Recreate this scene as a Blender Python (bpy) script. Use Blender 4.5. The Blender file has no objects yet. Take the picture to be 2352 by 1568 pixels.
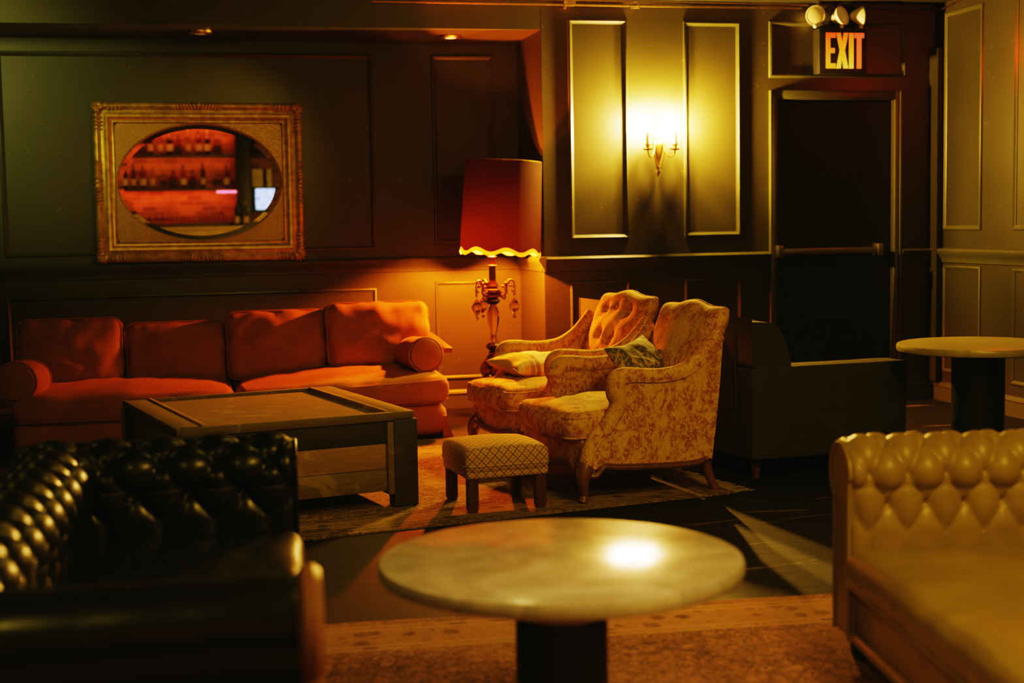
import bpy, bmesh, math, random
from mathutils import Vector, Matrix, noise as mnoise, Euler
random.seed(7)
PI = math.pi
S = bpy.context.scene
COL = S.collection
V = Vector

# ------------------------------------------------------------------ linking, tags
def link(name, me, m=None, parent=None):
    o = bpy.data.objects.new(name, me)
    COL.objects.link(o)
    if m is not None and me is not None:
        me.materials.clear(); me.materials.append(m)
    if parent is not None:
        o.parent = parent
    return o

def tag(o, label=None, cat=None, group=None, kind=None):
    if label: o['label'] = label
    if cat: o['category'] = cat
    if group: o['group'] = group
    if kind: o['kind'] = kind
    return o

def thing(name, label, cat, loc=(0, 0, 0), rz=0.0, group=None):
    o = bpy.data.objects.new(name, None)
    o.empty_display_size = .1
    COL.objects.link(o)
    o.location = loc; o.rotation_euler = (0, 0, rz)
    return tag(o, label, cat, group)

def copy_tree(o, parent=None):
    c = o.copy(); COL.objects.link(c); c.parent = parent
    for ch in [x for x in S.objects if x.parent == o]:
        copy_tree(ch, c)
    return c

# ------------------------------------------------------------------ mesh helpers
def fin(bm, name='m', smooth=True, recalc=True, angle=None):
    if recalc:
        bmesh.ops.recalc_face_normals(bm, faces=bm.faces[:])
    me = bpy.data.meshes.new(name)
    bm.to_mesh(me); bm.free()
    if smooth:
        for p in me.polygons: p.use_smooth = True
        if angle is not None:
            try: me.set_sharp_from_angle(angle=math.radians(angle))
            except Exception: pass
    return me

def part(name, bm, m, parent=None, smooth=True, angle=40):
    return link(name, fin(bm, name, smooth, True, angle), m, parent)

def struct(name, bm, m, smooth=False):
    o = part(name, bm, m, None, smooth)
    o['kind'] = 'structure'
    return o

def add_box(bm, c, s, rot=None, bev=0.0, seg=2):
    g = bmesh.ops.create_cube(bm, size=1.0)
    vs = g['verts']
    bmesh.ops.scale(bm, vec=V(s), verts=vs)
    if bev > 0:
        es = list({e for v in vs for e in v.link_edges})
        r = bmesh.ops.bevel(bm, geom=es, offset=bev, segments=seg, profile=.5, affect='EDGES')
        vs = list({v for f in r['faces'] for v in f.verts} | {v for v in vs if v.is_valid})
    if rot is not None:
        bmesh.ops.rotate(bm, cent=(0, 0, 0), matrix=rot, verts=vs)
    bmesh.ops.translate(bm, vec=V(c), verts=vs)
    return vs

def box(c, s, rot=None, bev=0.0, seg=2):
    bm = bmesh.new(); add_box(bm, c, s, rot, bev, seg); return bm

def bx(x0, x1, y0, y1, z0, z1, bev=0.0):
    return box(((x0+x1)/2, (y0+y1)/2, (z0+z1)/2), (x1-x0, y1-y0, z1-z0), None, bev)

def add_bx(bm, x0, x1, y0, y1, z0, z1, bev=0.0):
    return add_box(bm, ((x0+x1)/2, (y0+y1)/2, (z0+z1)/2), (x1-x0, y1-y0, z1-z0), None, bev)

def smooth_path(pts, n=8):
    """Catmull-Rom through the points"""
    P = [V(p) for p in pts]
    if len(P) < 3: return P
    out = []
    for i in range(len(P)-1):
        p0 = P[max(i-1, 0)]; p1 = P[i]; p2 = P[i+1]; p3 = P[min(i+2, len(P)-1)]
        for k in range(n):
            t = k/n
            out.append(.5*((2*p1)+(-p0+p2)*t+(2*p0-5*p1+4*p2-p3)*t*t+(-p0+3*p1-3*p2+p3)*t**3))
    out.append(P[-1])
    return out

def lerp_list(L, n):
    out = []
    for i in range(n):
        f = i/(n-1)*(len(L)-1); k = min(int(f), len(L)-2); t = f-k
        out.append(L[k]*(1-t)+L[k+1]*t)
    return out

def add_tube(bm, path, rad, n=10, closed=False, flat=1.0, up=None, caps=True):
    """tube along path; rad a number or a list; flat scales the second cross axis"""
    P = [V(p) for p in path]; m = len(P)
    R = rad if isinstance(rad, (list, tuple)) else [rad]*m
    if len(R) != m: R = lerp_list(list(R), m)
    rings = []; nrm = None
    for i in range(m):
        if closed: t = P[(i+1) % m]-P[i-1]
        else: t = P[min(i+1, m-1)]-P[max(i-1, 0)]
        if t.length < 1e-9: t = V((0, 0, 1))
        t.normalize()
        if up is not None:
            a = V(up)-t*t.dot(V(up))
            if a.length < 1e-5: a = t.orthogonal()
            nrm = a.normalized()
        elif nrm is None:
            nrm = t.orthogonal().normalized()
        else:
            nrm = nrm-t*t.dot(nrm)
            nrm = nrm.normalized() if nrm.length > 1e-6 else t.orthogonal().normalized()
        b = t.cross(nrm)
        rings.append([bm.verts.new(P[i]+(nrm*math.cos(2*PI*k/n)*flat+b*math.sin(2*PI*k/n))*R[i]) for k in range(n)])
    for i in range(m if closed else m-1):
        A, B = rings[i], rings[(i+1) % m]
        for k in range(n):
            bm.faces.new((A[k], A[(k+1) % n], B[(k+1) % n], B[k]))
    if not closed and caps:
        bm.faces.new(rings[0][::-1]); bm.faces.new(rings[-1])
    return rings

def tube(path, rad, n=10, **k):
    bm = bmesh.new(); add_tube(bm, path, rad, n, **k); return bm

def add_lathe(bm, prof, n=32, c=(0, 0, 0), facet=False, fn=None):
    """prof = [(r, z)...] bottom to top"""
    rings = []
    for r, z in prof:
        ring = []
        for k in range(n):
            a = 2*PI*k/n
            rr = r if fn is None else fn(r, z, a)
            ring.append(bm.verts.new((c[0]+rr*math.cos(a), c[1]+rr*math.sin(a), c[2]+z)))
        rings.append(ring)
    for A, B in zip(rings, rings[1:]):
        for k in range(n):
            bm.faces.new((A[k], A[(k+1) % n], B[(k+1) % n], B[k]))
    if prof[0][0] > 1e-6: bm.faces.new(rings[0][::-1])
    if prof[-1][0] > 1e-6: bm.faces.new(rings[-1])
    bmesh.ops.remove_doubles(bm, verts=bm.verts[:], dist=1e-6)

def lathe(prof, n=32, **k):
    bm = bmesh.new(); add_lathe(bm, prof, n, **k); return bm

def add_prism(bm, pts, fn, d0, d1):
    """polygon pts (a,b) extruded along depth from d0 to d1; fn(a,b,d)->xyz"""
    A = [bm.verts.new(fn(a, b, d0)) for a, b in pts]
    B = [bm.verts.new(fn(a, b, d1)) for a, b in pts]
    n = len(pts)
    f0 = bm.faces.new(A); f1 = bm.faces.new(B[::-1])
    for k in range(n):
        bm.faces.new((A[k], B[k], B[(k+1) % n], A[(k+1) % n]))
    return f0, f1, A, B

def ball(bm, c, r, sc=(1, 1, 1), rot=None, u=10, v=7):
    g = bmesh.ops.create_uvsphere(bm, u_segments=u, v_segments=v, radius=r)
    bmesh.ops.scale(bm, vec=V(sc), verts=g['verts'])
    if rot is not None: bmesh.ops.rotate(bm, cent=(0, 0, 0), matrix=rot, verts=g['verts'])
    bmesh.ops.translate(bm, vec=V(c), verts=g['verts'])

def axis_pts(h, r, n):
    """spacing denser near the edges"""
    k = 4
    inner = [-h+r+(2*h-2*r)*i/n for i in range(n+1)]
    lo = [-h+r*(1-math.cos(PI/2*i/k)) for i in range(k)]
    return lo+inner+[-x for x in lo[::-1]]

def rbox(hx, hy, hz, r, crown=0.0, n=(10, 10, 3), wr=0.0, seed=0, wscale=9, fn=None, bottom_crown=None):
    """soft rounded box (box cushion), centre at origin"""
    bm = bmesh.new()
    X = axis_pts(hx, r, n[0]); Y = axis_pts(hy, r, n[1]); Z = axis_pts(hz, r, n[2])
    cache = {}
    def vert(i, j, k):
        key = (i, j, k)
        if key in cache: return cache[key]
        x, y, z = X[i], Y[j], Z[k]
        p = V((x, y, z))
        q = V((max(-hx+r, min(hx-r, x)), max(-hy+r, min(hy-r, y)), max(-hz+r, min(hz-r, z))))
        d = p-q
        if d.length > 1e-9: p = q+d.normalized()*r
        cx = 1-(p.x/hx)**2; cy = 1-(p.y/hy)**2
        cc = crown if z > 0 else (crown if bottom_crown is None else bottom_crown)
        p.z += cc*max(cx, 0)**.7*max(cy, 0)**.7*(p.z/hz)
        # sides bulge a little
        bz = 1-(z/hz)**2
        p.x *= 1+.02*bz*min(1, crown*20); p.y *= 1+.02*bz*min(1, crown*20)
        if wr:
            s = V((seed*3.1, seed*1.7, seed*.9))
            w = mnoise.noise(p*wscale+s)*.6+mnoise.noise(V((p.x*wscale*2.5, p.y*wscale, p.z*wscale))+s)*.4
            nn = (d.normalized() if d.length > 1e-9 else V((0, 0, 0)))
            if nn.length == 0:
                nn = V((0, 0, 0))
                if k in (0, len(Z)-1): nn.z = 1 if k else -1
                elif i in (0, len(X)-1): nn.x = 1 if i else -1
                else: nn.y = 1 if j else -1
            p += nn*w*wr
        if fn: p = fn(p)
        cache[key] = bm.verts.new(p)
        return cache[key]
    a, b, c = len(X)-1, len(Y)-1, len(Z)-1
    for i in range(a):
        for j in range(b):
            for k in (0, c):
                bm.faces.new((vert(i, j, k), vert(i+1, j, k), vert(i+1, j+1, k), vert(i, j+1, k)))
    for i in range(a):
        for k in range(c):
            for j in (0, b):
                bm.faces.new((vert(i, j, k), vert(i+1, j, k), vert(i+1, j, k+1), vert(i, j, k+1)))
    for j in range(b):
        for k in range(c):
            for i in (0, a):
                bm.faces.new((vert(i, j, k), vert(i, j+1, k), vert(i, j+1, k+1), vert(i, j, k+1)))
    return bm

def ring_path(hx, hy, r, z, crown_fn=None, n=6):
    pts = []
    for (sx, sy, a0) in ((1, 1, 0), (-1, 1, 90), (-1, -1, 180), (1, -1, 270)):
        for k in range(n+1):
            a = math.radians(a0+90*k/n)
            pts.append(V((sx*(hx-r)+r*math.cos(a), sy*(hy-r)+r*math.sin(a), z)))
    return pts

def shell(nu, nv, mid, nrm, tf, tb):
    """closed puffy shell: mid(u,v) plane, nrm(u,v) direction, thickness front/back"""
    bm = bmesh.new(); F = []; B = []
    for i in range(nu+1):
        u = -math.cos(PI*i/nu); rf = []; rb = []
        for j in range(nv+1):
            v = -math.cos(PI*j/nv)
            p = V(mid(u, v)); n = V(nrm(u, v))
            rim = i in (0, nu) or j in (0, nv)
            f = bm.verts.new(p+n*(0 if rim else tf(u, v)))
            rf.append(f); rb.append(f if rim else bm.verts.new(p-n*tb(u, v)))
        F.append(rf); B.append(rb)
    for i in range(nu):
        for j in range(nv):
            bm.faces.new((F[i][j], F[i+1][j], F[i+1][j+1], F[i][j+1]))
            q = (B[i][j], B[i][j+1], B[i+1][j+1], B[i+1][j])
            if len(set(q)) >= 3:
                try: bm.faces.new(q)
                except ValueError: pass
    return bm

def edge_round(u, v, p=10):
    return max(0.0, (1-abs(u)**p)*(1-abs(v)**p))**.5

# ------------------------------------------------------------------ node materials
class NM:
    def __init__(s, name):
        s.m = bpy.data.materials.new(name); s.m.use_nodes = True
        s.t = s.m.node_tree; s.L = s.t.links
        s.b = s.t.nodes['Principled BSDF']; s.out = s.t.nodes['Material Output']
        s._c = None
    def n(s, typ): return s.t.nodes.new(typ)
    def put(s, inp, x):
        if hasattr(x, 'is_linked') or hasattr(x, 'links'): s.L.new(x, inp)
        elif isinstance(x, (tuple, list)) and len(x) == 3 and inp.type == 'RGBA': inp.default_value = (*x, 1)
        else: inp.default_value = x
    def co(s, which='Object'):
        if s._c is None: s._c = s.n('ShaderNodeTexCoord')
        return s._c.outputs[which]
    def map(s, vec, scale=(1, 1, 1), rot=(0, 0, 0), loc=(0, 0, 0)):
        k = s.n('ShaderNodeMapping'); s.L.new(vec, k.inputs[0])
        k.inputs['Scale'].default_value = scale; k.inputs['Rotation'].default_value = rot; k.inputs['Location'].default_value = loc
        return k.outputs[0]
    def noise(s, scale=5, detail=3, dist=0, rough=.5, vec=None):
        k = s.n('ShaderNodeTexNoise'); s.L.new(vec if vec is not None else s.co(), k.inputs['Vector'])
        k.inputs['Scale'].default_value = scale; k.inputs['Detail'].default_value = detail
        k.inputs['Distortion'].default_value = dist; k.inputs['Roughness'].default_value = rough
        return k.outputs['Fac']
    def voro(s, scale=5, feat='F1', vec=None, out='Distance', rand=1.0):
        k = s.n('ShaderNodeTexVoronoi'); k.feature = feat
        s.L.new(vec if vec is not None else s.co(), k.inputs['Vector']); k.inputs['Scale'].default_value = scale
        k.inputs['Randomness'].default_value = rand
        return k.outputs[out]
    def math(s, op, a, b=0.0, c=0.0):
        k = s.n('ShaderNodeMath'); k.operation = op
        for i, x in enumerate((a, b, c)):
            if i < len(k.inputs): s.put(k.inputs[i], x)
        return k.outputs[0]
    def sep(s, vec):
        k = s.n('ShaderNodeSeparateXYZ'); s.L.new(vec, k.inputs[0]); return k.outputs
    def ramp(s, fac, stops, interp='LINEAR'):
        k = s.n('ShaderNodeValToRGB'); s.L.new(fac, k.inputs[0]); k.color_ramp.interpolation = interp
        e = k.color_ramp.elements
        while len(e) > 1: e.remove(e[-1])
        for i, (p, c) in enumerate(stops):
            if not isinstance(c, (tuple, list)): c = (c, c, c)
            if i == 0: x = e[0]; x.position = p
            else: x = e.new(p)
            x.color = (*c, 1)
        return k.outputs[0]
    def step(s, fac, lo, hi): return s.ramp(fac, [(lo, 0), (hi, 1)])
    def mix(s, f, a, b, blend='MIX'):
        k = s.n('ShaderNodeMix'); k.data_type = 'RGBA'; k.blend_type = blend
        s.put(k.inputs[0], f); s.put(k.inputs[6], a); s.put(k.inputs[7], b)
        return k.outputs[2]
    def bump(s, h, strength=.3, dist=.01):
        k = s.n('ShaderNodeBump'); s.L.new(h, k.inputs['Height'])
        k.inputs['Strength'].default_value = strength; k.inputs['Distance'].default_value = dist
        s.L.new(k.outputs[0], s.b.inputs['Normal'])
    def set(s, **k):
        for a, x in k.items(): s.put(s.b.inputs[a.replace('_', ' ')], x)
        return s.m

def simple(name, col, rough=.5, metal=0.0, var=.25, nscale=12, bump=0.0, bscale=60, bdist=.004, spec=.5, sheen=0, coat=0):
    k = NM(name)
    f = k.noise(nscale, 4)
    c = k.mix(k.step(f, .3, .7), tuple(x*(1-var) for x in col), tuple(min(1, x*(1+var)) for x in col))
    k.set(Base_Color=c, Metallic=metal)
    k.put(k.b.inputs['Specular IOR Level'], spec)
    r = k.math('ADD', rough-.06, k.math('MULTIPLY', f, .12)); k.put(k.b.inputs['Roughness'], r)
    if sheen:
        k.b.inputs['Sheen Weight'].default_value = sheen; k.b.inputs['Sheen Roughness'].default_value = .4
        k.b.inputs['Sheen Tint'].default_value = (*[min(1, x*1.6) for x in col], 1)
    if coat: k.b.inputs['Coat Weight'].default_value = coat
    if bump: k.bump(k.noise(bscale, 3), bump, bdist)
    return k.m

def emit(name, col, strength, base=(0, 0, 0)):
    k = NM(name)
    k.set(Base_Color=base, Roughness=.4, Emission_Color=col, Emission_Strength=strength)
    return k.m

M = {}
# painted panelling
def paint(name, col):
    k = NM(name)
    f = k.noise(1.6, 5); g = k.noise(40, 3)
    c = k.mix(k.step(f, .3, .7), tuple(x*.85 for x in col), tuple(x*1.12 for x in col))
    c = k.mix(k.step(k.noise(23, 5, .6), .69, .73), c, tuple(min(1, x*2.2+.01) for x in col))
    k.set(Base_Color=c)
    k.put(k.b.inputs['Roughness'], k.math('ADD', .34, k.math('MULTIPLY', f, .16)))
    k.bump(g, .06, .003)
    return k.m
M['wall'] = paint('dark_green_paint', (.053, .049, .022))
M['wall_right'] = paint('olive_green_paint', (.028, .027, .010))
M['alcove'] = paint('brown_green_paint', (.040, .037, .021))
M['trim'] = paint('dark_green_trim_paint', (.056, .060, .030))
M['ceil'] = simple('ceiling_paint', (.018, .02, .012), .7)
M['door'] = simple('door_paint', (.008, .014, .006), .65, bump=.1)
M['black'] = simple('black_paint', (.012, .012, .010), .45)

def floor_mat():
    k = NM('worn_black_floorboards')
    v = k.co()
    br = k.n('ShaderNodeTexBrick'); k.L.new(k.map(v, (1, 1, 1)), br.inputs['Vector'])
    br.inputs['Scale'].default_value = 1; br.inputs['Brick Width'].default_value = 1.9; br.inputs['Row Height'].default_value = .13
    br.inputs['Mortar Size'].default_value = .003; br.inputs['Mortar Smooth'].default_value = .4
    br.inputs['Color1'].default_value = (.010, .009, .006, 1); br.inputs['Color2'].default_value = (.014, .012, .008, 1)
    br.inputs['Mortar'].default_value = (.004, .004, .003, 1); br.offset = .37
    g = k.noise(3, 6, .5, .6, k.map(v, (1.2, 14, 1)))
    c = k.mix(k.math('MULTIPLY', g, .6), br.outputs['Color'], (.006, .006, .004))
    w = k.step(k.noise(2.2, 9, .8, .62, k.map(v, (.8, 3.4, 1))), .615, .645)
    c = k.mix(k.math('MULTIPLY', w, .75), c, (.15, .115, .06))
    k.set(Base_Color=c)
    k.put(k.b.inputs['Roughness'], k.math('ADD', .55, k.math('MULTIPLY', g, .2)))
    k.b.inputs['Specular IOR Level'].default_value = .22
    k.bump(k.math('ADD', br.outputs['Fac'], k.math('MULTIPLY', g, -.4)), .25, -.004)
    return k.m
M['floor'] = floor_mat()

def velvet(name, col, dark):
    k = NM(name)
    f = k.noise(7, 5, .4)
    c = k.mix(k.step(f, .3, .72), dark, col)
    k.set(Base_Color=c, Roughness=.85)
    k.b.inputs['Specular IOR Level'].default_value = .2
    k.b.inputs['Sheen Weight'].default_value = .35; k.b.inputs['Sheen Tint'].default_value = (*col, 1); k.b.inputs['Sheen Roughness'].default_value = .35
    k.bump(k.math('ADD', k.math('MULTIPLY', k.noise(220, 2), .35), k.noise(14, 4, .6)), .22, .006)
    return k.m
M['orange'] = velvet('burnt_orange_velvet', (.34, .155, .020), (.26, .11, .015))
M['olive_cloth'] = velvet('olive_upholstery', (.055, .052, .016), (.042, .041, .013))

def toile():
    k = NM('yellow_toile_fabric')
    v = k.co()
    m1 = k.step(k.noise(8.5, 2, 1.8, .5, v), .40, .52)
    s1 = k.step(k.noise(30, 5, 2.2, .62, k.map(v, (1, 1, .75))), .49, .535)
    s2 = k.step(k.noise(95, 3, 1.2, .55, k.map(v, (1.4, 1.4, .45), (0, .3, 0))), .5, .56)
    pal = k.step(k.voro(16, 'DISTANCE_TO_EDGE', k.map(v, (1, 1, .8))), .055, .02)
    a = k.math('MULTIPLY', m1, k.math('MAXIMUM', s1, k.math('MULTIPLY', s2, .7)))
    b = k.math('MULTIPLY', k.math('SUBTRACT', 1.0, m1), k.math('MULTIPLY', s2, .38))
    f = k.math('MAXIMUM', a, k.math('MAXIMUM', b, k.math('MULTIPLY', k.math('MULTIPLY', pal, m1), .5)))
    base = k.mix(k.step(k.noise(3, 3), .3, .7), (.62, .38, .045), (.72, .47, .075))
    c = k.mix(k.math('MULTIPLY', f, .92), base, (.34, .11, .022))
    k.set(Base_Color=c, Roughness=.8)
    k.b.inputs['Specular IOR Level'].default_value = .2
    k.bump(k.noise(350, 2), .12, .003)
    return k.m
M['toile'] = toile()

def diamond():
    k = NM('gold_lattice_fabric')
    x, y, z = k.sep(k.co())
    nx, ny, nz = k.sep(k.co('Normal'))
    isx = k.math('GREATER_THAN', k.math('ABSOLUTE', nx), .7); isz = k.math('GREATER_THAN', k.math('ABSOLUTE', nz), .6)
    def sel(f, a, b): return k.math('ADD', k.math('MULTIPLY', f, a), k.math('MULTIPLY', k.math('SUBTRACT', 1.0, f), b))
    p = sel(isx, y, x); q = sel(isz, y, z)
    def tri(a): return k.math('ABSOLUTE', k.math('SUBTRACT', k.math('FRACT', a), .5))
    a = tri(k.math('MULTIPLY', k.math('ADD', p, q), 24)); b = tri(k.math('MULTIPLY', k.math('SUBTRACT', p, q), 24))
    d = k.math('MINIMUM', a, b)
    f = k.step(d, .06, .12)
    dot = k.step(k.math('MAXIMUM', a, b), .30, .42)
    c = k.mix(f, (.20, .12, .03), (.62, .42, .11))
    c = k.mix(k.math('MULTIPLY', k.math('MULTIPLY', f, dot), .45), c, (.28, .15, .04))
    k.set(Base_Color=c, Roughness=.85); k.b.inputs['Specular IOR Level'].default_value = .2
    k.bump(k.noise(400, 2), .15, .003)
    return k.m
M['lattice'] = diamond()

def leather(name, col, dark, rough, coat=0.0):
    k = NM(name)
    f = k.noise(6, 5, .3)
    c = k.mix(k.step(f, .3, .7), dark, col)
    k.set(Base_Color=c)
    k.put(k.b.inputs['Roughness'], k.math('ADD', rough, k.math('MULTIPLY', k.noise(30, 3), .1)))
    k.b.inputs['Coat Weight'].default_value = coat; k.b.inputs['Coat Roughness'].default_value = .15
    k.bump(k.math('ADD', k.math('MULTIPLY', k.voro(260), .25), k.noise(13, 4, .5)), .12, .004)
    return k.m
M['green_leather'] = leather('olive_green_leather', (.37, .275, .036), (.29, .21, .026), .34)
M['black_leather'] = leather('black_leather', (.010, .009, .008), (.007, .007, .006), .30, .15)
M['brown_leather'] = leather('brown_leather', (.34, .16, .045), (.26, .115, .032), .4)

def wood(name, a, b, rough=.45, scale=1.0, axis=(1, 12, 12), wear=None):
    k = NM(name)
    v = k.map(k.co(), tuple(x*scale for x in axis))
    g = k.noise(4, 6, 1.2, .6, v)
    c = k.mix(k.step(g, .3, .7), a, b)
    if wear:
        w = k.step(k.noise(5, 7, .8, .65), .56, .62)
        c = k.mix(k.math('MULTIPLY', w, .8), c, wear)
    k.set(Base_Color=c, Roughness=rough)
    k.bump(g, .15, .003)
    return k.m
M['wood'] = wood('carved_walnut', (.20, .085, .025), (.12, .05, .016), .4, 1, (6, 6, 2))
M['stool_wood'] = wood('dark_mahogany', (.13, .05, .016), (.085, .032, .011), .4, 1, (12, 12, 2))
M['crate_green'] = wood('weathered_green_plank', (.19, .142, .030), (.125, .092, .020), .6, 1, (2, 16, 16), (.30, .22, .07))
M['crate_dark'] = wood('weathered_dark_plank', (.050, .039, .012), (.030, .025, .009), .6, 1, (2, 16, 16), (.08, .065, .026))
M['crate_tan'] = wood('weathered_tan_plank', (.36, .22, .06), (.25, .15, .045), .6, 1, (2, 16, 16), (.45, .30, .10))
M['gold'] = simple('antique_gilt', (.46, .29, .06), .4, .5, .35, 25, .25, 70, .004)
M['gilt_panel'] = None
M['brass'] = simple('aged_brass', (.62, .42, .14), .3, 1.0, .2, 30)
M['bronze'] = simple('dark_bronze', (.11, .055, .02), .38, .8, .4, 30, .2, 90)
M['ormolu'] = simple('worn_bronze', (.20, .095, .032), .4, .7, .4, 40, .2, 90)
M['steel'] = simple('brushed_steel', (.30, .28, .24), .35, 1.0, .12, 20)
M['white'] = simple('cream_enamel', (.75, .70, .52), .35)
M['candle'] = simple('cream_candle_sleeve', (.75, .62, .35), .5)

def gilt_panel():
    k = NM('gilt_spandrel_with_scrolls')
    v = k.co()
    s = k.noise(15, 2, 3.2, .45, v)
    ln = k.step(k.math('ABSOLUTE', k.math('SUBTRACT', s, .5)), .0, .05)
    c = k.mix(ln, (.50, .31, .07), (.33, .20, .045))
    k.set(Base_Color=c, Metallic=.45, Roughness=.5)
    k.bump(ln, .35, -.004)
    return k.m
M['gilt_panel'] = gilt_panel()

def marble(name, a, b, rough):
    k = NM(name)
    n1 = k.noise(3.5, 8, 1.6, .62)
    n2 = k.noise(9, 6, 2.0, .6)
    c = k.mix(k.step(n1, .35, .68), a, b)
    c = k.mix(k.math('MULTIPLY', k.step(k.math('ABSOLUTE', k.math('SUBTRACT', n2, .5)), .035, .0), .25), c, tuple(x*.5 for x in a))
    k.set(Base_Color=c)
    k.b.inputs['Specular IOR Level'].default_value = .9
    k.put(k.b.inputs['Roughness'], k.math('ADD', rough, k.math('MULTIPLY', n1, .05)))
    k.bump(k.noise(9, 3), .012, .002)
    return k.m
M['marble'] = marble('grey_marble', (.40, .355, .35), (.74, .66, .66), .145)
M['marble_far'] = marble('olive_grey_marble', (.36, .31, .12), (.52, .45, .20), .3)

def glass(name, col, rough=.02):
    k = NM(name)
    k.set(Base_Color=col, Roughness=rough, IOR=1.5)
    k.b.inputs['Transmission Weight'].default_value = 1
    return k.m
M['crystal'] = glass('amber_crystal', (.85, .62, .38))
M['lens'] = glass('lens_glass', (.95, .92, .75), .1)
k = NM('silvered_mirror'); k.set(Base_Color=(.9, .88, .82), Metallic=1.0, Roughness=.015); M['mirror'] = k.m

def rug(name, hx, hy, cols, scale=1.0):
    """cols: field a, field b, motif, border, line"""
    k = NM(name)
    x, y, z = k.sep(k.co())
    ex = k.math('SUBTRACT', hx, k.math('ABSOLUTE', x)); ey = k.math('SUBTRACT', hy, k.math('ABSOLUTE', y))
    e = k.math('MINIMUM', ex, ey)
    v = k.co()
    cell = k.voro(9*scale, 'F1', v, 'Distance', .35)
    edge = k.step(k.voro(11*scale, 'DISTANCE_TO_EDGE', k.map(v, (1, 1, 1), (0, 0, .5))), .05, .09)
    curl = k.step(k.math('ABSOLUTE', k.math('SUBTRACT', k.noise(13*scale, 2, 2.4, .5, v), .5)), .03, .07)
    fine = k.noise(60*scale, 3, 1.0)
    c = k.mix(k.step(cell, .25, .45), cols[0], cols[1])
    c = k.mix(k.math('SUBTRACT', 1.0, curl), c, cols[2])
    c = k.mix(k.math('MULTIPLY', k.math('SUBTRACT', 1.0, edge), .6), c, cols[2])
    # borders
    bcol = k.mix(k.step(k.math('ADD', k.voro(10*scale, 'F1', v, 'Distance', .85), k.math('MULTIPLY', k.noise(26*scale, 3, 1.5), .35)), .47, .56), cols[2], cols[3])
    inb = k.math('MULTIPLY', k.step(e, .07, .075), k.math('SUBTRACT', 1.0, k.step(e, .30, .305)))
    c = k.mix(inb, c, bcol)
    for p in (.06, .10, .27, .31):
        ln = k.math('LESS_THAN', k.math('ABSOLUTE', k.math('SUBTRACT', e, p)), .008)
        c = k.mix(ln, c, cols[4])
    c = k.mix(.3, c, k.mix(k.step(fine, .38, .62), tuple(q*.3 for q in cols[1]), tuple(min(1, q*1.3) for q in cols[0])))
    worn = k.step(k.noise(2.3, 6, .6), .45, .7)
    c = k.mix(k.math('MULTIPLY', worn, .4), c, tuple(min(1, q*1.15) for q in cols[0]))
    k.set(Base_Color=c, Roughness=.92); k.b.inputs['Specular IOR Level'].default_value = .1
    k.bump(fine, .5, .006)
    return k.m

# ------------------------------------------------------------------ room shell
YF, YR, XC, XR, XL, YB = 8.92, 9.59, 2.283, 5.06, -3.0, -2.3
ZC, ZS = 2.69, 2.49
o = struct('floor', bx(XL, XR, YB, YR+.1, -.1, 0), M['floor'])
struct('ceiling', bx(XL, XR, YB, YR+.1, ZC, ZC+.1), M['ceil'])
struct('wall_alcove', bx(XL, XC, YR, YR+.12, 0, ZC), M['alcove'])
struct('wall_return', bx(XC, XC+.12, YF+.001, YR+.12, 0, ZC), M['alcove'])
# front wall with door opening
DX0, DX1, DZ = 3.892, 4.745, 2.05
bm = bmesh.new()
add_bx(bm, XC+.002, DX0, YF, YF+.12, 0, ZC); add_bx(bm, DX1, XR+.12, YF, YF+.12, 0, ZC); add_bx(bm, DX0, DX1, YF, YF+.12, DZ, ZC)
struct('wall_front', bm, M['wall'])
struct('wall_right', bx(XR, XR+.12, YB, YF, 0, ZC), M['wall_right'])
struct('wall_left', bx(XL-.12, XL, YB, YR+.1, 0, ZC), M['wall'])
# soffit over the alcove
struct('trim_1', bx(XL, XC-.0005, YF+.0005, YR-.0005, ZS, ZC-.0005), M['wall'])

tn = [1]
def trim(bm, m=None, smooth=True):
    tn[0] += 1
    o = part('trim_%d' % tn[0], bm, m or M['trim'], None, smooth, 35)
    o['kind'] = 'structure'
    return o

def moulding(plane, a0, a1, z0, z1, w=.032, d=.016, recess=True):
    """picture-frame moulding; plane = ('y', Y) facing -y or ('x', X) facing -x"""
    bm = bmesh.new()
    prof = [(0, 0), (.15*w, .75*d), (.45*w, d), (.7*w, .55*d), (w, .25*d), (w, 0)]
    ringpts = []
    for (da, dz) in ((0, 0), (1, 0), (1, 1), (0, 1)):
        ring = []
        for (q, h) in prof:
            a = a0+q if da == 0 else a1-q
            z = z0+q if dz == 0 else z1-q
            ax, Y = plane
            p = (a, Y-h-.0004, z) if ax == 'y' else (Y-h-.0004, a, z)
            ring.append(bm.verts.new(p))
        ringpts.append(ring)
    n = len(prof)
    for i in range(4):
        A, B = ringpts[i], ringpts[(i+1) % 4]
        for j in range(n-1):
            bm.faces.new((A[j], A[j+1], B[j+1], B[j]))
    return trim(bm)

# alcove panels
for a0, a1, z0, z1 in ((-1.10, 1.285, 1.10, 2.405), (1.685, 2.112, 1.13, 2.405), (-2.7, -1.45, 1.10, 2.405)):
    moulding(('y', YR), a0, a1, z0, z1)
for a0, a1, z0, z1 in ((-1.10, 1.28, .20, .845), (1.68, 2.11, .20, .875), (-2.7, -1.45, .2, .845)):
    moulding(('y', YR), a0, a1, z0, z1, .026, .013)
# front wall panels
for a0, a1, z0, z1 in ((2.457, 2.858, 1.15, 2.562), (3.24, 3.638, 1.152, 2.558), (3.839, 4.836, 2.195, 2.565)):
    moulding(('y', YF), a0, a1, z0, z1)
for a0, a1, z0, z1 in ((2.455, 2.86, .2, .88), (3.24, 3.64, .2, .88)):
    moulding(('y', YF), a0, a1, z0, z1, .026, .013)
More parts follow.
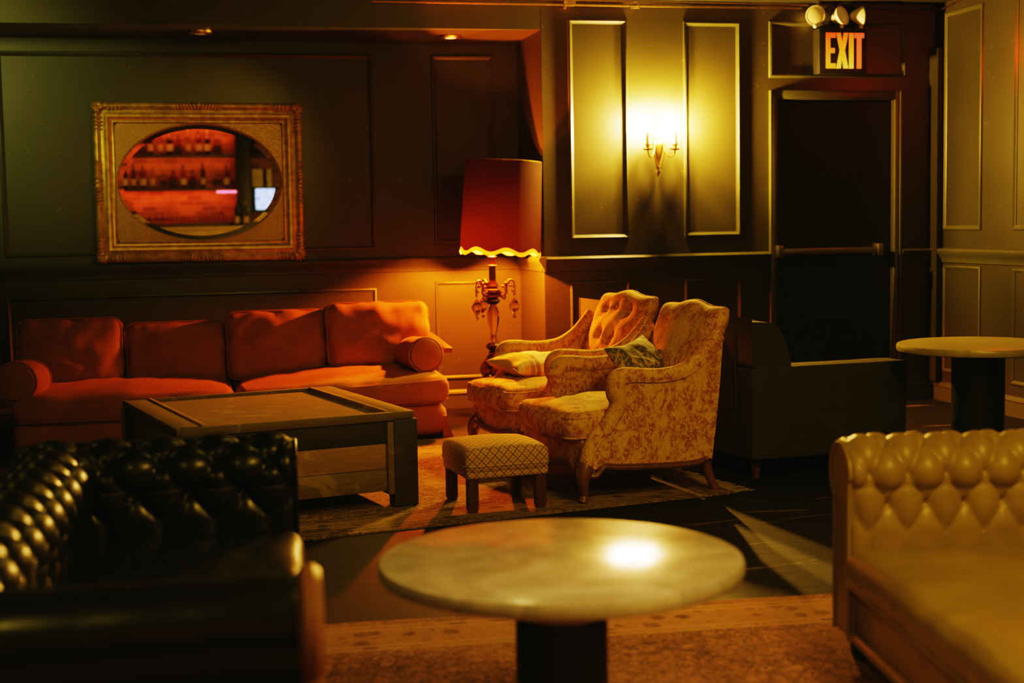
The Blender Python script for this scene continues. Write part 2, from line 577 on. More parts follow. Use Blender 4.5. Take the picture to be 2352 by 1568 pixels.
# right wall panels
for i in range(5):
    a1 = 8.79-i*.83; a0 = a1-.47
    moulding(('x', XR), a0, a1, 1.165, 2.62)
    moulding(('x', XR), a0, a1, .2, .93, .026, .013)
# chair rails and baseboards
def rail_profile(zc=1.0):
    return [(0, .945), (.012, .95), (.014, .968), (.026, .985), (.034, 1.0), (.045, 1.012), (.05, 1.03), (.04, 1.042), (0, 1.045)]
def extr(prof, fn, a0, a1):
    bm = bmesh.new(); add_prism(bm, prof, fn, a0, a1); return bm
base_prof = [(0, 0), (.018, 0), (.018, .095), (.026, .1), (.022, .115), (.012, .128), (0, .13)]
for nm, prof in (('rail', rail_profile()), ('base', base_prof)):
    segs = [('alcove', lambda a, b, d: (d, YR-a, b), XL, XC), ('return', lambda a, b, d: (XC-a, d, b), YF-(.05 if nm == 'rail' else .026), YR),
            ('front', lambda a, b, d: (d, YF-a, b), XC-.02, 3.836), ('front_right', lambda a, b, d: (d, YF-a, b), 4.802, XR),
            ('right', lambda a, b, d: (XR-a, d, b), YB, YF)]
    for sn, fn, a0, a1 in segs:
        bm = extr(prof, fn, a0, a1)
        if nm == 'rail': trim(bm)
        else:
            o = part('baseboard_'+sn, bm, M['trim']); o['kind'] = 'structure'
# corner pilaster board on right wall
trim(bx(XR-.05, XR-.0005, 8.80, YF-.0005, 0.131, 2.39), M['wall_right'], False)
# door, casing
bm = bmesh.new()
add_bx(bm, 3.838, DX0-.001, YF-.028, YF-.0005, 0, 2.112, .004); add_bx(bm, DX1+.001, 4.80, YF-.028, YF-.0005, 0, 2.112, .004)
add_bx(bm, DX0-.0005, DX1+.0005, YF-.028, YF-.0005, DZ+.001, 2.112, .004)
add_bx(bm, 3.838, 3.85, YF-.036, YF-.028, 0, 2.112, .002); add_bx(bm, 4.778, 4.80, YF-.04, YF-.028, 0, 2.112, .003)
trim(bm)
dr = part('door_1', bx(DX0+.004, DX1-.004, YF+.03, YF+.075, .01, DZ-.004, .003), M['door'], None, False); dr['kind'] = 'structure'
bm = bmesh.new()
add_bx(bm, 3.87, 4.64, YF-.065, YF-.035, 1.02, 1.062, .008)
add_bx(bm, 3.868, 3.915, YF-.075, YF+.029, 1.0, 1.085, .008); add_bx(bm, 4.60, 4.642, YF-.075, YF+.029, 1.0, 1.085, .008)
part('push_bar', bm, M['steel'], dr)['label'] = 'steel push bar'

# conduits along the top of the wall
def wire(name, pts, r, label, cat, m):
    o = part(name, tube(smooth_path(pts, 6), r, 8), m); return tag(o, label, cat)
wire('conduit', [(1.2, 8.875, 2.668), (2.4, 8.872, 2.667), (4.1, 8.872, 2.667)], .007, 'thin upper metal conduit running along wall top under the ceiling', 'pipe', M['brass'])
wire('conduit', [(1.2, 8.87, 2.642), (2.4, 8.868, 2.641), (3.55, 8.866, 2.643), (4.05, 8.866, 2.645)], .006, 'thin lower metal conduit running along wall top under the ceiling', 'pipe', M['brass'])
wire('cable', [(4.3, 8.905, 2.66), (4.6, 8.90, 2.644), (5.0, 8.86, 2.642), (5.04, 8.6, 2.67), (5.04, 8.2, 2.685)], .006, 'sagging brown cable from exit sign box to right wall', 'cable', M['bronze'])
o = part('junction_box', bx(4.18, 4.29, 8.895, 8.9195, 2.655, 2.6895, .005), M['steel']); tag(o, 'small grey metal junction box on wall above the exit sign', 'electrical box')
bm = bmesh.new()
add_bx(bm, 2.42, 2.50, 8.855, 8.9, 2.635, 2.68, .006); add_tube(bm, [(2.43, 8.86, 2.64), (2.425, 8.85, 2.615)], .008, 8)
o = part('conduit_clamp', bm, M['brass']); tag(o, 'small brass clamp holding conduits above the left front panel', 'clamp')
o = part('hanging_hook', tube([(2.88, 8.85, 2.665), (2.855, 8.85, 2.632), (2.86, 8.85, 2.625), (2.92, 8.85, 2.625), (2.925, 8.85, 2.632), (2.90, 8.85, 2.665)], .004, 8, closed=True), M['brass'])
tag(o, 'small triangular wire hook hanging from ceiling conduit', 'hook')

# ------------------------------------------------------------------ puck lights
def puck(loc, label, glow):
    t = thing('puck_light', label, 'ceiling light', loc, 0, 'puck lights in the ceiling')
    part('ring', lathe([(.05, -.018), (.066, -.02), (.075, -.012), (.076, 0), (.05, 0)], 28), M['brass'], t)
    part('diffuser', lathe([(0, -.02), (.03, -.0195), (.052, -.014), (.052, -.002), (0, -.002)], 24), glow, t)
M['puck_on'] = emit('lit_puck_glass', (1, .72, .35), 2.2, (.6, .5, .3))
M['puck_off'] = emit('dim_puck_glass', (1, .6, .15), .12, (.45, .36, .15))
puck((.165, 9.19, ZS), 'round brass puck light in soffit above the gilt mirror', M['puck_off'])
puck((1.758, 9.24, ZS), 'glowing cream puck light in soffit above the floor lamp', M['puck_on'])
puck((2.905, 8.72, ZC), 'cream puck light in ceiling above the wall sconce', M['puck_on'])

# ------------------------------------------------------------------ exit sign with emergency heads
t = thing('exit_sign', 'red glowing EXIT sign in dark housing above the door', 'exit sign', (4.34, YF, 2.25))
part('housing', bx(-.185, .16, -.10, -.0005, -.035, .262, .006), M['black'], t)
def letter_mat(nm, stops):
    k = NM(nm)
    z = k.sep(k.co())[2]
    c = k.ramp(k.math('MULTIPLY', z, 4.3), stops)
    k.set(Base_Color=(.2, .02, .01), Emission_Color=c, Emission_Strength=2.2)
    return k.m
ML = [letter_mat('exit_letter_orange', [(0, (1, .42, .05)), (.5, (1, .22, .04)), (1, (1, .07, .03))]),
      letter_mat('exit_letter_yellow', [(0, (1, .62, .12)), (.5, (1, .34, .03)), (1, (1, .12, .03))]),
      letter_mat('exit_letter_pink', [(0, (1, .16, .06)), (.6, (1, .13, .07)), (1, (1, .09, .07))])]
h = .232
Lt = {'E': [[(0, 0), (.066, 0), (.066, .032), (.028, .032), (.028, .1), (.06, .1), (.06, .132), (.028, .132), (.028, .2), (.066, .2), (.066, h), (0, h)]],
      'X': [[(0, 0), (.03, 0), (.041, .078), (.052, 0), (.084, 0), (.06, .118), (.084, h), (.054, h), (.042, .16), (.03, h), (0, h), (.025, .118)]],
      'I': [[(0, 0), (.03, 0), (.03, h), (0, h)]],
      'T': [[(.018, 0), (.049, 0), (.049, .2), (.068, .2), (.068, h), (0, h), (0, .2), (.018, .2)]]}
for ch, ox, m in (('E', -.137, ML[0]), ('X', -.064, ML[1]), ('I', .028, ML[1]), ('T', .066, ML[2])):
    bm = bmesh.new()
    for poly in Lt[ch]:
        add_prism(bm, poly, lambda a, b, d: (a+ox, d, b), -.108, -.0995)
    part('letter', bm, m, t, False)
def emergency(loc, rz, rx, label):
    t = thing('emergency_light', label, 'emergency light', loc, 0, 'emergency light heads on the exit sign')
    R_ = Matrix.Rotation(rz, 3, 'Z') @ Matrix.Rotation(rx, 3, 'X')
    def place(bm):
        for v in bm.verts:
            p = R_ @ V((v.co.x, -v.co.z, v.co.y)); v.co = p+V((0, 0, .07))
        return bm
    part('reflector', place(lathe([(.012, -.075), (.03, -.06), (.055, -.02), (.064, 0), (.066, .004), (.066, .01), (.06, .011), (.058, .004), (.0, -.03)], 28)), M['white'], t)
    part('lens', place(lathe([(0, .02), (.03, .017), (.05, .0115), (.058, .006), (.058, .004), (0, .004)], 28)), M['lens_on'], t)
    bm = tube([(0, 0, 0), (0, .01, .015), (0, .03, .03)], .011, 10); ball(bm, (0, 0, .0), .014)
    part('swivel_stem', bm, M['white'], t)
k = NM('ribbed_lens'); wv = k.n('ShaderNodeTexWave'); k.L.new(k.co(), wv.inputs[0]); wv.inputs['Scale'].default_value = 40; wv.bands_direction = 'X'
k.set(Base_Color=k.mix(wv.outputs['Fac'], (.75, .7, .42), (.45, .4, .2)), Roughness=.12, Emission_Color=(1, .8, .4), Emission_Strength=.12); k.b.inputs['Coat Weight'].default_value = .6; M['lens_on'] = k.m
emergency((4.135, 8.84, 2.527), math.radians(-8), math.radians(8), 'left round emergency lamp facing forward above the exit sign')
emergency((4.325, 8.84, 2.527), math.radians(28), math.radians(-16), 'middle round emergency lamp turned right above the exit sign')
emergency((4.465, 8.84, 2.527), math.radians(78), math.radians(0), 'right emergency lamp seen side on above the exit sign')

# ------------------------------------------------------------------ wall sconce
t = thing('wall_sconce', 'brass two-candle wall sconce glowing between the tall panels', 'wall lamp', (3.055, YF, 1.70))
bm = bmesh.new()
prof = [(0.0, -.15), (.007, -.147), (.004, -.138), (.012, -.128), (.016, -.118), (.01, -.11), (.005, -.10), (.012, -.095), (.017, -.085), (.008, -.07),
        (.02, -.03), (.032, .01), (.038, .05), (.034, .075), (.02, .09), (.024, .1), (.012, .112), (.016, .122), (.008, .14), (0, .146)]
add_lathe(bm, prof, 20)
for v in bm.verts: v.co.y = v.co.y*.5-.02
add_box(bm, (0, -.006, .02), (.03, .012, .16), None, .004)
for s in (-1, 1):
    add_tube(bm, smooth_path([(s*.036, -.04, .065), (s*.034, -.045, 0), (s*.014, -.045, -.075), (0, -.045, -.09)], 6), .005, 8)
part('back_plate', bm, M['brass'], t)
M['bulb'] = emit('sconce_bulb_glow', (1, .52, .18), 15000)
for s, dx in ((-1, -.09), (1, .095)):
    bm = tube(smooth_path([(s*.03, -.035, .07), (s*.036, -.05, .02), (s*.058, -.07, -.02), (dx*.9, -.078, -.012), (dx, -.085, .012), (dx, -.085, .03)], 8), .0055, 8)
    a = part('arm', bm, M['brass'], t)
    part('drip_cup', lathe([(.006, .018), (.03, .022), (.036, .03), (.034, .031), (.012, .026), (.012, .05), (.02, .056), (.02, .06), (0, .06)], 20, c=(dx, -.085, 0)), M['brass'], a)
    part('candle', lathe([(.013, .06), (.013, .135), (.009, .137), (0, .137)], 16, c=(dx, -.085, 0)), M['candle'], a)
    part('bulb', lathe([(.007, .137), (.014, .15), (.019, .172), (.017, .195), (.009, .222), (.003, .236), (0, .238)], 16, c=(dx, -.085, 0)), M['bulb'], a)

# ------------------------------------------------------------------ gilt mirror
t = thing('gilt_mirror', 'large ornate gilt frame holding an oval mirror, above orange sofa', 'mirror', (.138, YR-.004, 1.565), 0)
t.rotation_euler = (0, math.radians(.35), 0)
HX, HZ = .655, .505
prof = [(-.01, 0), (-.01, .045), (.002, .06), (.018, .066), (.03, .055), (.04, .04), (.055, .047), (.07, .058), (.085, .055), (.097, .036), (.108, .032), (.118, .037), (.124, .026), (.124, 0)]
bm = bmesh.new(); rings = []
for sx, sz in ((-1, -1), (1, -1), (1, 1), (-1, 1)):
    rings.append([bm.verts.new((sx*(HX-q), -d, sz*(HZ-q))) for q, d in prof])
for i in range(4):
    A, B = rings[i], rings[(i+1) % 4]
    for j in range(len(prof)-1):
        bm.faces.new((A[j], A[j+1], B[j+1], B[j]))
part('frame', bm, M['gold'], t)
# spandrel with oval hole
EA, EB = .53, .385
bm = bmesh.new(); n = 96; inn = []; inn2 = []; out = []
ix, iz = HX-.12, HZ-.12
ix, iz = .536, .39
for i in range(n):
    a = 2*PI*i/n; c, s = math.cos(a), math.sin(a)
    kx = 1/max(abs(c)/ix, abs(s)/iz, 1e-9)
    out.append(bm.verts.new((c*kx, -.022, s*kx)))
    aa = math.atan2(s*kx/EB, c*kx/EA)
    inn.append(bm.verts.new((EA*math.cos(aa), -.024, EB*math.sin(aa))))
    inn2.append(bm.verts.new((EA*.975*math.cos(aa), -.012, EB*.968*math.sin(aa))))
for i in range(n):
    j = (i+1) % n
    bm.faces.new((out[i], out[j], inn[j], inn[i])); bm.faces.new((inn[i], inn[j], inn2[j], inn2[i]))
part('spandrel', bm, M['gilt_panel'], t)
# bevelled glass: flat oval with sloping rim
bm = bmesh.new(); r1 = []; r2 = []
for i in range(n):
    a = 2*PI*i/n
    r1.append(bm.verts.new((EA*.985*math.cos(a), -.006, EB*.98*math.sin(a))))
    r2.append(bm.verts.new((EA*.92*math.cos(a), -.0064, EB*.90*math.sin(a))))
for i in range(n):
    j = (i+1) % n; bm.faces.new((r1[i], r1[j], r2[j], r2[i]))
bm.faces.new(r2)
g = part('mirror_glass', bm, M['mirror'], t, False)
# carved leaf ornaments
def leaf_cluster(bm, cx, cz, ang, n=7, spread=150, L=.075, w=.014):
    for i in range(n):
        f = i/(n-1)-.5
        a = ang+math.radians(spread*f)
        ll = L*(1-.9*f*f)
        p0 = V((cx, -.05, cz)); d = V((math.cos(a), 0, math.sin(a)))
        curl = V((-math.sin(a), 0, math.cos(a)))*(.35*f*ll)
        pts = [p0-d*ll*.1, p0+d*ll*.45+curl*.3+V((0, -.018, 0)), p0+d*ll*.85+curl+V((0, -.006, 0)), p0+d*ll+curl*1.6+V((0, .012, 0))]
        add_tube(bm, smooth_path(pts, 5), [w*.5, w, w*.85, w*.25], 8)
    ball(bm, (cx, -.055, cz), .018, (1, .8, 1))
for cx, cz, ang in ((-HX+.03, HZ-.03, 135), (HX-.03, HZ-.03, 45), (HX-.03, -HZ+.03, -45), (-HX+.03, -HZ+.03, -135)):
    bm = bmesh.new(); leaf_cluster(bm, cx, cz, math.radians(ang), 9, 230, .048, .012)
    for s in (-1, 1):
        a = math.radians(ang+s*135)
        for q in range(4):
            d0 = .06+q*.024
            ux = (-1 if cx > 0 else 1) if s*(1 if cx*cz > 0 else -1) < 0 else 0
            uz = 0 if ux else (-1 if cz > 0 else 1)
            bx_, bz_ = cx+ux*d0, cz+uz*d0
            e = V((0, 0, 1 if cz > 0 else -1)) if ux else V((1 if cx > 0 else -1, 0, 0))
            add_tube(bm, smooth_path([V((bx_, -.055, bz_))-e*.01, V((bx_, -.066, bz_))+e*.018, V((bx_+ux*.012, -.045, bz_+uz*.012))+e*.036], 4), [.008, .009-.001*q, .003], 7)
    part('corner_carving', bm, M['gold'], t)
for cx, cz, ang in ((0, HZ-.018, 90), (0, -HZ+.018, -90), (-HX+.018, 0, 180), (HX-.018, 0, 0)):
    bm = bmesh.new()
    vert = abs(cz) > abs(cx)
    for q in range(-6, 7):
        off = q*.021
        e = V((0, 0, 1 if cz > 0 else -1)) if vert else V((1 if cx > 0 else -1, 0, 0))
        sd = V((1, 0, 0)) if vert else V((0, 0, 1))
        c0 = V((cx, -.055, cz))+sd*off
        hh = .036*(1-abs(q)/9)
        lean = sd*(.02*(1 if q > 0 else -1 if q < 0 else 0))
        add_tube(bm, smooth_path([c0-e*.014, c0+e*.01+V((0, -.012, 0))+lean*.4, c0+e*hh+V((0, .004, 0))+lean], 4), [.009, .0095, .003], 7)
    part('centre_carving', bm, M['gold'], t)

# ------------------------------------------------------------------ burnt orange sofa (local origin: left front floor corner)
sofa = thing('sofa', 'long low burnt orange velvet sofa with four back cushions', 'sofa', (.28, 8.26, 0))
def moved(bm, loc, rot=None):
    if rot is not None: bmesh.ops.rotate(bm, cent=(0, 0, 0), matrix=rot, verts=bm.verts[:])
    bmesh.ops.translate(bm, vec=V(loc), verts=bm.verts[:]); return bm
RX = lambda d: Matrix.Rotation(math.radians(d), 3, 'X')
RY = lambda d: Matrix.Rotation(math.radians(d), 3, 'Y')
RZ = lambda d: Matrix.Rotation(math.radians(d), 3, 'Z')
part('base', moved(rbox(1.235, .48, .095, .06, .01, (24, 8, 2), .006, 3, 6), (0, .52, .105)), M['orange'], sofa)
bm = bmesh.new(); add_bx(bm, -1.18, 1.22, .08, .96, 0.0, .06, .01)
part('plinth', bm, M['black'], sofa)
bm = bmesh.new()
for a0, a1, s in ((1.20, 1.262, 1),):
    add_prism(bm, [(1.205, .0), (1.268, .0), (1.245, .06), (1.225, .13), (1.20, .13)], lambda a, b, d: (a, d, b), .04, .3)
part('skirt_corner', bm, M['orange'], sofa)
def piping(parent, pts, r=.005, closed=True, m=None, name='piping'):
    return part(name, tube(pts, r, 6, closed=closed), m or M['orange'], parent)
def box_cushion(name, parent, hx, hy, hz, loc, rot, seed, crown=.03, wr=.014, m=None, pipes=True, r=None, wsc=8, n=(16, 14, 3)):
    r = r or min(hz*.62, .055)
    o = part(name, rbox(hx, hy, hz, r, crown, n, wr, seed, wsc), m or M['orange'], parent)
    o.location = loc; o.rotation_euler = tuple(math.radians(a) for a in rot)
    if pipes:
        for s in (1, -1):
            piping(o, ring_path(hx*.995, hy*.995, r*1.1, s*(hz-r*.42)), .0045, True, m)
    return o
# seat cushions: x local -1.22..1.24
box_cushion('seat_cushion', sofa, .60, .43, .075, (-.62, .44, .268), (1.5, 0, 0), 11, .045, .026)
box_cushion('seat_cushion', sofa, .612, .435, .078, (.625, .435, .282), (2.2, -2.2, 0), 12, .052, .026)
for k_, (x0, x1, zt, zb, yy, tilt, hz) in enumerate(((-.97, -.365, .728, .32, 8.90, 14, .085), (-.345, .245, .688, .32, 8.92, 15, .075),
                                                   (.25, .865, .742, .33, 8.88, 13, .085), (.85, 1.492, .777, .375, 8.83, 12, .095))):
    hh = (zt-zb)/2/math.cos(math.radians(tilt))
    box_cushion('back_cushion', sofa, (x1-x0)/2, hh, hz, ((x0+x1)/2-.28, yy-8.26, (zt+zb)/2), (90-tilt, 0, (-1, 1, 0, 2)[k_]), 20+k_, .035, .020, wsc=10, n=(18, 16, 3))
part('back_frame', moved(rbox(1.20, .07, .24, .05, .0, (20, 2, 6), .004, 5), (0, .90, .39)), M['orange'], sofa)
bm = box((0, 0, 0), (.055, .46, .035), None, .008)
o = part('arm_rail', bm, M['wood'], sofa); o.location = (1.275, .55, .525); o.rotation_euler = (math.radians(8), 0, math.radians(6)); o['label'] = 'brown wooden arm rail'
bm = bmesh.new(); add_bx(bm, 1.235, 1.262, .62, .66, .19, .52, .006)
part('arm_post', bm, M['wood'], sofa)
# bolsters
def bolster(label, loc, rot, r, L, seed):
    t = thing('bolster', label, 'cushion', loc, 0, 'orange bolsters on the sofa')
    t.rotation_euler = tuple(math.radians(a) for a in rot)
    prof = [(.0, -L/2-.008), (r*.5, -L/2-.012), (r*.86, -L/2-.002), (r*.985, -L/2+.018)]+[(r*(1+.035*math.sin(PI*i/8)), -L/2+.018+(L-.036)*i/8) for i in range(1, 8)]+[(r*.985, L/2-.018), (r*.86, L/2+.002), (r*.5, L/2+.012), (0, L/2+.008)]
    bm = lathe(prof, 40)
    for v in bm.verts:
        w = mnoise.noise(V((v.co.x*6, v.co.y*6, v.co.z*28+seed)))*.006+mnoise.noise(v.co*14+V((seed, 0, 0)))*.004
        rr = math.hypot(v.co.x, v.co.y)
        if rr > r*.7: v.co.x *= 1+w/r; v.co.y *= 1+w/r
        v.co = V((v.co.x, v.co.z, v.co.y))
    part('cover', bm, M['orange'], t)
    for s in (-1, 1):
        part('piping', tube([(r*.985*math.cos(2*PI*i/32), s*(L/2-.01), r*.985*math.sin(2*PI*i/32)) for i in range(32)], .0055, 6, closed=True), M['orange'], t)
bolster('orange bolster cushion on the right end of sofa', (1.385, 8.58, .475), (-4, 0, 6), .106, .40, 1)
bolster('orange bolster cushion on the left end of sofa', (-.905, 8.50, .415), (-4, 0, -8), .118, .36, 5)

# ------------------------------------------------------------------ floor lamp
LX, LY = 1.925, 8.86
lamp = thing('floor_lamp', 'ornate bronze floor lamp with crystal stem and dark red pleated shade', 'floor lamp', (LX, LY, 0))
part('base', lathe([(.0, 0), (.15, 0), (.155, .02), (.14, .04), (.10, .055), (.085, .085), (.05, .11), (.035, .14), (0, .145)], 8), M['bronze'], lamp, True, 30)
bm = bmesh.new()
add_lathe(bm, [(.03, .13), (.045, .2), (.05, .28), (.042, .36), (.03, .42), (.036, .445), (.02, .46), (0, .462)], 20)
rnd = random.Random(3)
for i in range(58):
    a = rnd.uniform(0, 2*PI); z = .15+.28*rnd.random(); rr = .05*math.sin((z-.06)/.42*PI)+.012
    ball(bm, (rr*math.cos(a), rr*math.sin(a), z), .016+.008*rnd.random(), (1, 1, 1.35), None, 8, 6)
for i in range(3):
    a = i*2*PI/3+.4
    d = V((math.cos(a), math.sin(a), 0))
    add_tube(bm, smooth_path([d*.04+V((0, 0, .40)), d*.085+V((0, 0, .34)), d*.06+V((0, 0, .25)), d*.10+V((0, 0, .16)), d*.115+V((0, 0, .06)), d*.15+V((0, 0, .02))], 6), [.012, .014, .011, .014, .012, .016], 8)
part('cast_foot', bm, M['bronze'], lamp)
part('disc', lathe([(0, .455), (.03, .458), (.052, .48), (.052, .49), (.03, .506), (0, .508)], 8), M['black'], lamp, True, 25)
part('crystal_stem', lathe([(0, .505), (.016, .508), (.022, .53), (.018, .56), (.03, .60), (.042, .66), (.040, .70), (.026, .735), (.018, .75), (0, .752)], 10), M['crystal'], lamp, True, 20)
part('disc', lathe([(0, .75), (.03, .752), (.05, .775), (.03, .795), (0, .797)], 8), M['black'], lamp, True, 25)
bm = lathe([(0, .795), (.045, .797), (.05, .81), (.034, .82), (.05, .83), (.052, .845), (.03, .857), (.04, .87), (.03, .885), (.02, .90), (.022, .91), (0, .912)], 20)
part('collar', bm, M['ormolu'], lamp)
part('pole', lathe([(0, .905), (.022, .905), (.022, .995), (0, .996)], 16), M['black'], lamp)
bm = lathe([(0, .99), (.026, .992), (.034, 1.0), (.024, 1.01), (.02, 1.04), (.028, 1.055), (.016, 1.065), (.016, 1.08), (.022, 1.10), (.016, 1.116), (0, 1.118)], 20)
part('socket', bm, M['ormolu'], lamp)
for i, a in enumerate((math.radians(-8), math.radians(-150), math.radians(105))):
    d = V((math.cos(a), math.sin(a), 0)); ux = V((0, 0, 1))
    pts = [d*.03+ux*.835, d*.055+ux*.81, d*.085+ux*.825, d*.085+ux*.86, d*.10+ux*.90, d*.125+ux*.905, d*.14+ux*.885]
    bm = tube(smooth_path(pts, 8), [.008, .010, .009, .009, .008, .007, .005], 8)
    add_tube(bm, smooth_path([d*.05+ux*.80, d*.075+ux*.785, d*.08+ux*.805, d*.066+ux*.812], 6), [.007, .006, .005, .004], 7)
    for q in range(6):
        ball(bm, d*(.05+.016*q)+ux*(.83+.06*math.sin(q*.6)), .0105, (1, 1, 1), None, 7, 5)
    arm = part('arm', bm, M['ormolu'], lamp)
    bm = tube([d*.14+ux*.885, d*.138+ux*.80], .0025, 6)
    for q in range(3):
        bm2 = None
        add_tube(bm, [d*.138+ux*(.865-.024*q)+V((.007*math.cos(b), 0, .011*math.sin(b))) for b in [2*PI*w/10 for w in range(10)]], .0022, 5, closed=True)
    part('chain', bm, M['ormolu'], arm)
    c0 = d*.138
    part('pendant_drop', lathe([(0, .655), (.012, .665), (.008, .678), (.004, .682), (.018, .70), (.033, .73), (.034, .745), (.02, .77), (.008, .785), (0, .795)], 8, c=(c0.x, c0.y, 0)), M['crystal'], arm, True, 15)
# shade
def wave(a): return .5+.5*math.cos(8*a+.6)
RT, RB, ZB, ZT = .236, .25, 1.085, 1.655
sh = Matrix.Translation((.055, 0, 0)) @ Matrix.Translation((0, 0, 1.1)) @ Matrix.Rotation(math.radians(3.2), 4, 'Y') @ Matrix.Translation((0, 0, -1.1))
NP = 84
bm = bmesh.new(); rows = 12; prev = None
for j in range(rows+1):
    ring = []
    for k_ in range(NP*2):
        a = 2*PI*k_/(NP*2)
        zb = ZB+.028*wave(a)
        f = j/rows; z = zb+(ZT-zb)*f
        r = RB+(RT-RB)*f+(.008 if k_ % 2 else -.008)
        ring.append(bm.verts.new(sh @ V((r*math.cos(a), r*math.sin(a), z))))
    if prev:
        for k_ in range(NP*2): bm.faces.new((prev[k_], prev[(k_+1) % (NP*2)], ring[(k_+1) % (NP*2)], ring[k_]))
    prev = ring
k = NM('dark_red_pleated_silk')
k.set(Base_Color=(.055, .010, .004), Roughness=.8)
tr = k.n('ShaderNodeBsdfTranslucent'); k.L.new(k.mix(k.noise(60, 2), (.0022, .00050, .00008), (.0013, .00030, .00005)), tr.inputs[0])
mx = k.n('ShaderNodeMixShader'); mx.inputs[0].default_value = .55
k.L.new(k.b.outputs[0], mx.inputs[1]); k.L.new(tr.outputs[0], mx.inputs[2]); k.L.new(mx.outputs[0], k.out.inputs[0]); M['shade'] = k.m
shade = part('lamp_shade', bm, M['shade'], lamp, True, 180)
k = NM('cream_scalloped_trim')
k.set(Base_Color=(.75, .55, .22), Roughness=.7)
tr = k.n('ShaderNodeBsdfTranslucent'); tr.inputs[0].default_value = (.05, .045, .014, 1)
mx = k.n('ShaderNodeMixShader'); mx.inputs[0].default_value = .6
k.L.new(k.b.outputs[0], mx.inputs[1]); k.L.new(tr.outputs[0], mx.inputs[2]); k.L.new(mx.outputs[0], k.out.inputs[0]); M['hem'] = k.m
bm = bmesh.new(); prev = None
for j in range(3):
    ring = []
    for k_ in range(96):
        a = 2*PI*k_/96; zt = ZB+.028*wave(a)+.002; zb = ZB-.026+.030*wave(a)
        z = zt+(zb-zt)*j/2; r = RB+.001+.004*j
        ring.append(bm.verts.new(sh @ V((r*math.cos(a), r*math.sin(a), z))))
    if prev:
        for k_ in range(96): bm.faces.new((prev[k_], prev[(k_+1) % 96], ring[(k_+1) % 96], ring[k_]))
    prev = ring
part('scalloped_hem', bm, M['hem'], shade)
bm = bmesh.new()
for zz, rr in ((ZT, RT),):
    add_tube(bm, [sh @ V((rr*math.cos(2*PI*i/48), rr*math.sin(2*PI*i/48), zz)) for i in range(48)], .007, 8, closed=True)
part('top_braid', bm, M['brass'], shade)
bm = bmesh.new()
for i in range(3):
    a = 2*PI*i/3
    add_tube(bm, [V((.055, 0, ZT-.08)), sh @ V((RT*math.cos(a), RT*math.sin(a), ZT-.01))], .003, 6)
add_tube(bm, [V((0, 0, 1.10)), V((.05, 0, 1.3)), V((.055, 0, ZT-.08))], .004, 6)
part('harp', bm, M['brass'], lamp)
M['lamp_bulb'] = emit('floor_lamp_bulb_glow', (1, .16, .011), 24000)
part('bulb', lathe([(.012, 1.118), (.02, 1.120), (.030, 1.126), (.032, 1.142), (.024, 1.166), (0, 1.174)], 20), M['lamp_bulb'], lamp)
M['lamp_bulb_small'] = emit('upper_bulb_glow', (1, .25, .02), 3500)
part('bulb', lathe([(.010, 1.36), (.02, 1.38), (.022, 1.40), (.012, 1.42), (0, 1.425)], 16, c=(.04, -.02, 0)), M['lamp_bulb_small'], lamp)

# ------------------------------------------------------------------ toile armchairs, local +x faces forward
def side_outline():
    # (x, z) outline of the arm side, clockwise from bottom front
    p = [(.165, .150), (.158, .22), (.118, .29), (.05, .35), (.005, .41), (-.01, .46), (.006, .505), (.0, .545), (-.03, .565), (-.10, .566), (-.20, .558), (-.30, .562),
         (-.38, .58), (-.46, .625), (-.525, .685), (-.575, .74)]
    top = smooth_path([(a, 0, b) for a, b in p], 4)
    rear = [(-.60, .70), (-.575, .5), (-.55, .3), (-.535, .16)]
    bot = smooth_path([(-.535, 0, .165), (-.49, 0, .148), (-.40, 0, .14), (-.25, 0, .142), (-.1, 0, .146), (0, 0, .152), (.06, 0, .165), (.10, 0, .150), (.165, 0, .150)], 4)
    return [(v.x, v.z) for v in top]+rear+[(v.x, v.z) for v in bot[1:-1]], [(v.x, v.z) for v in top]
OUT, TOPLINE = side_outline()

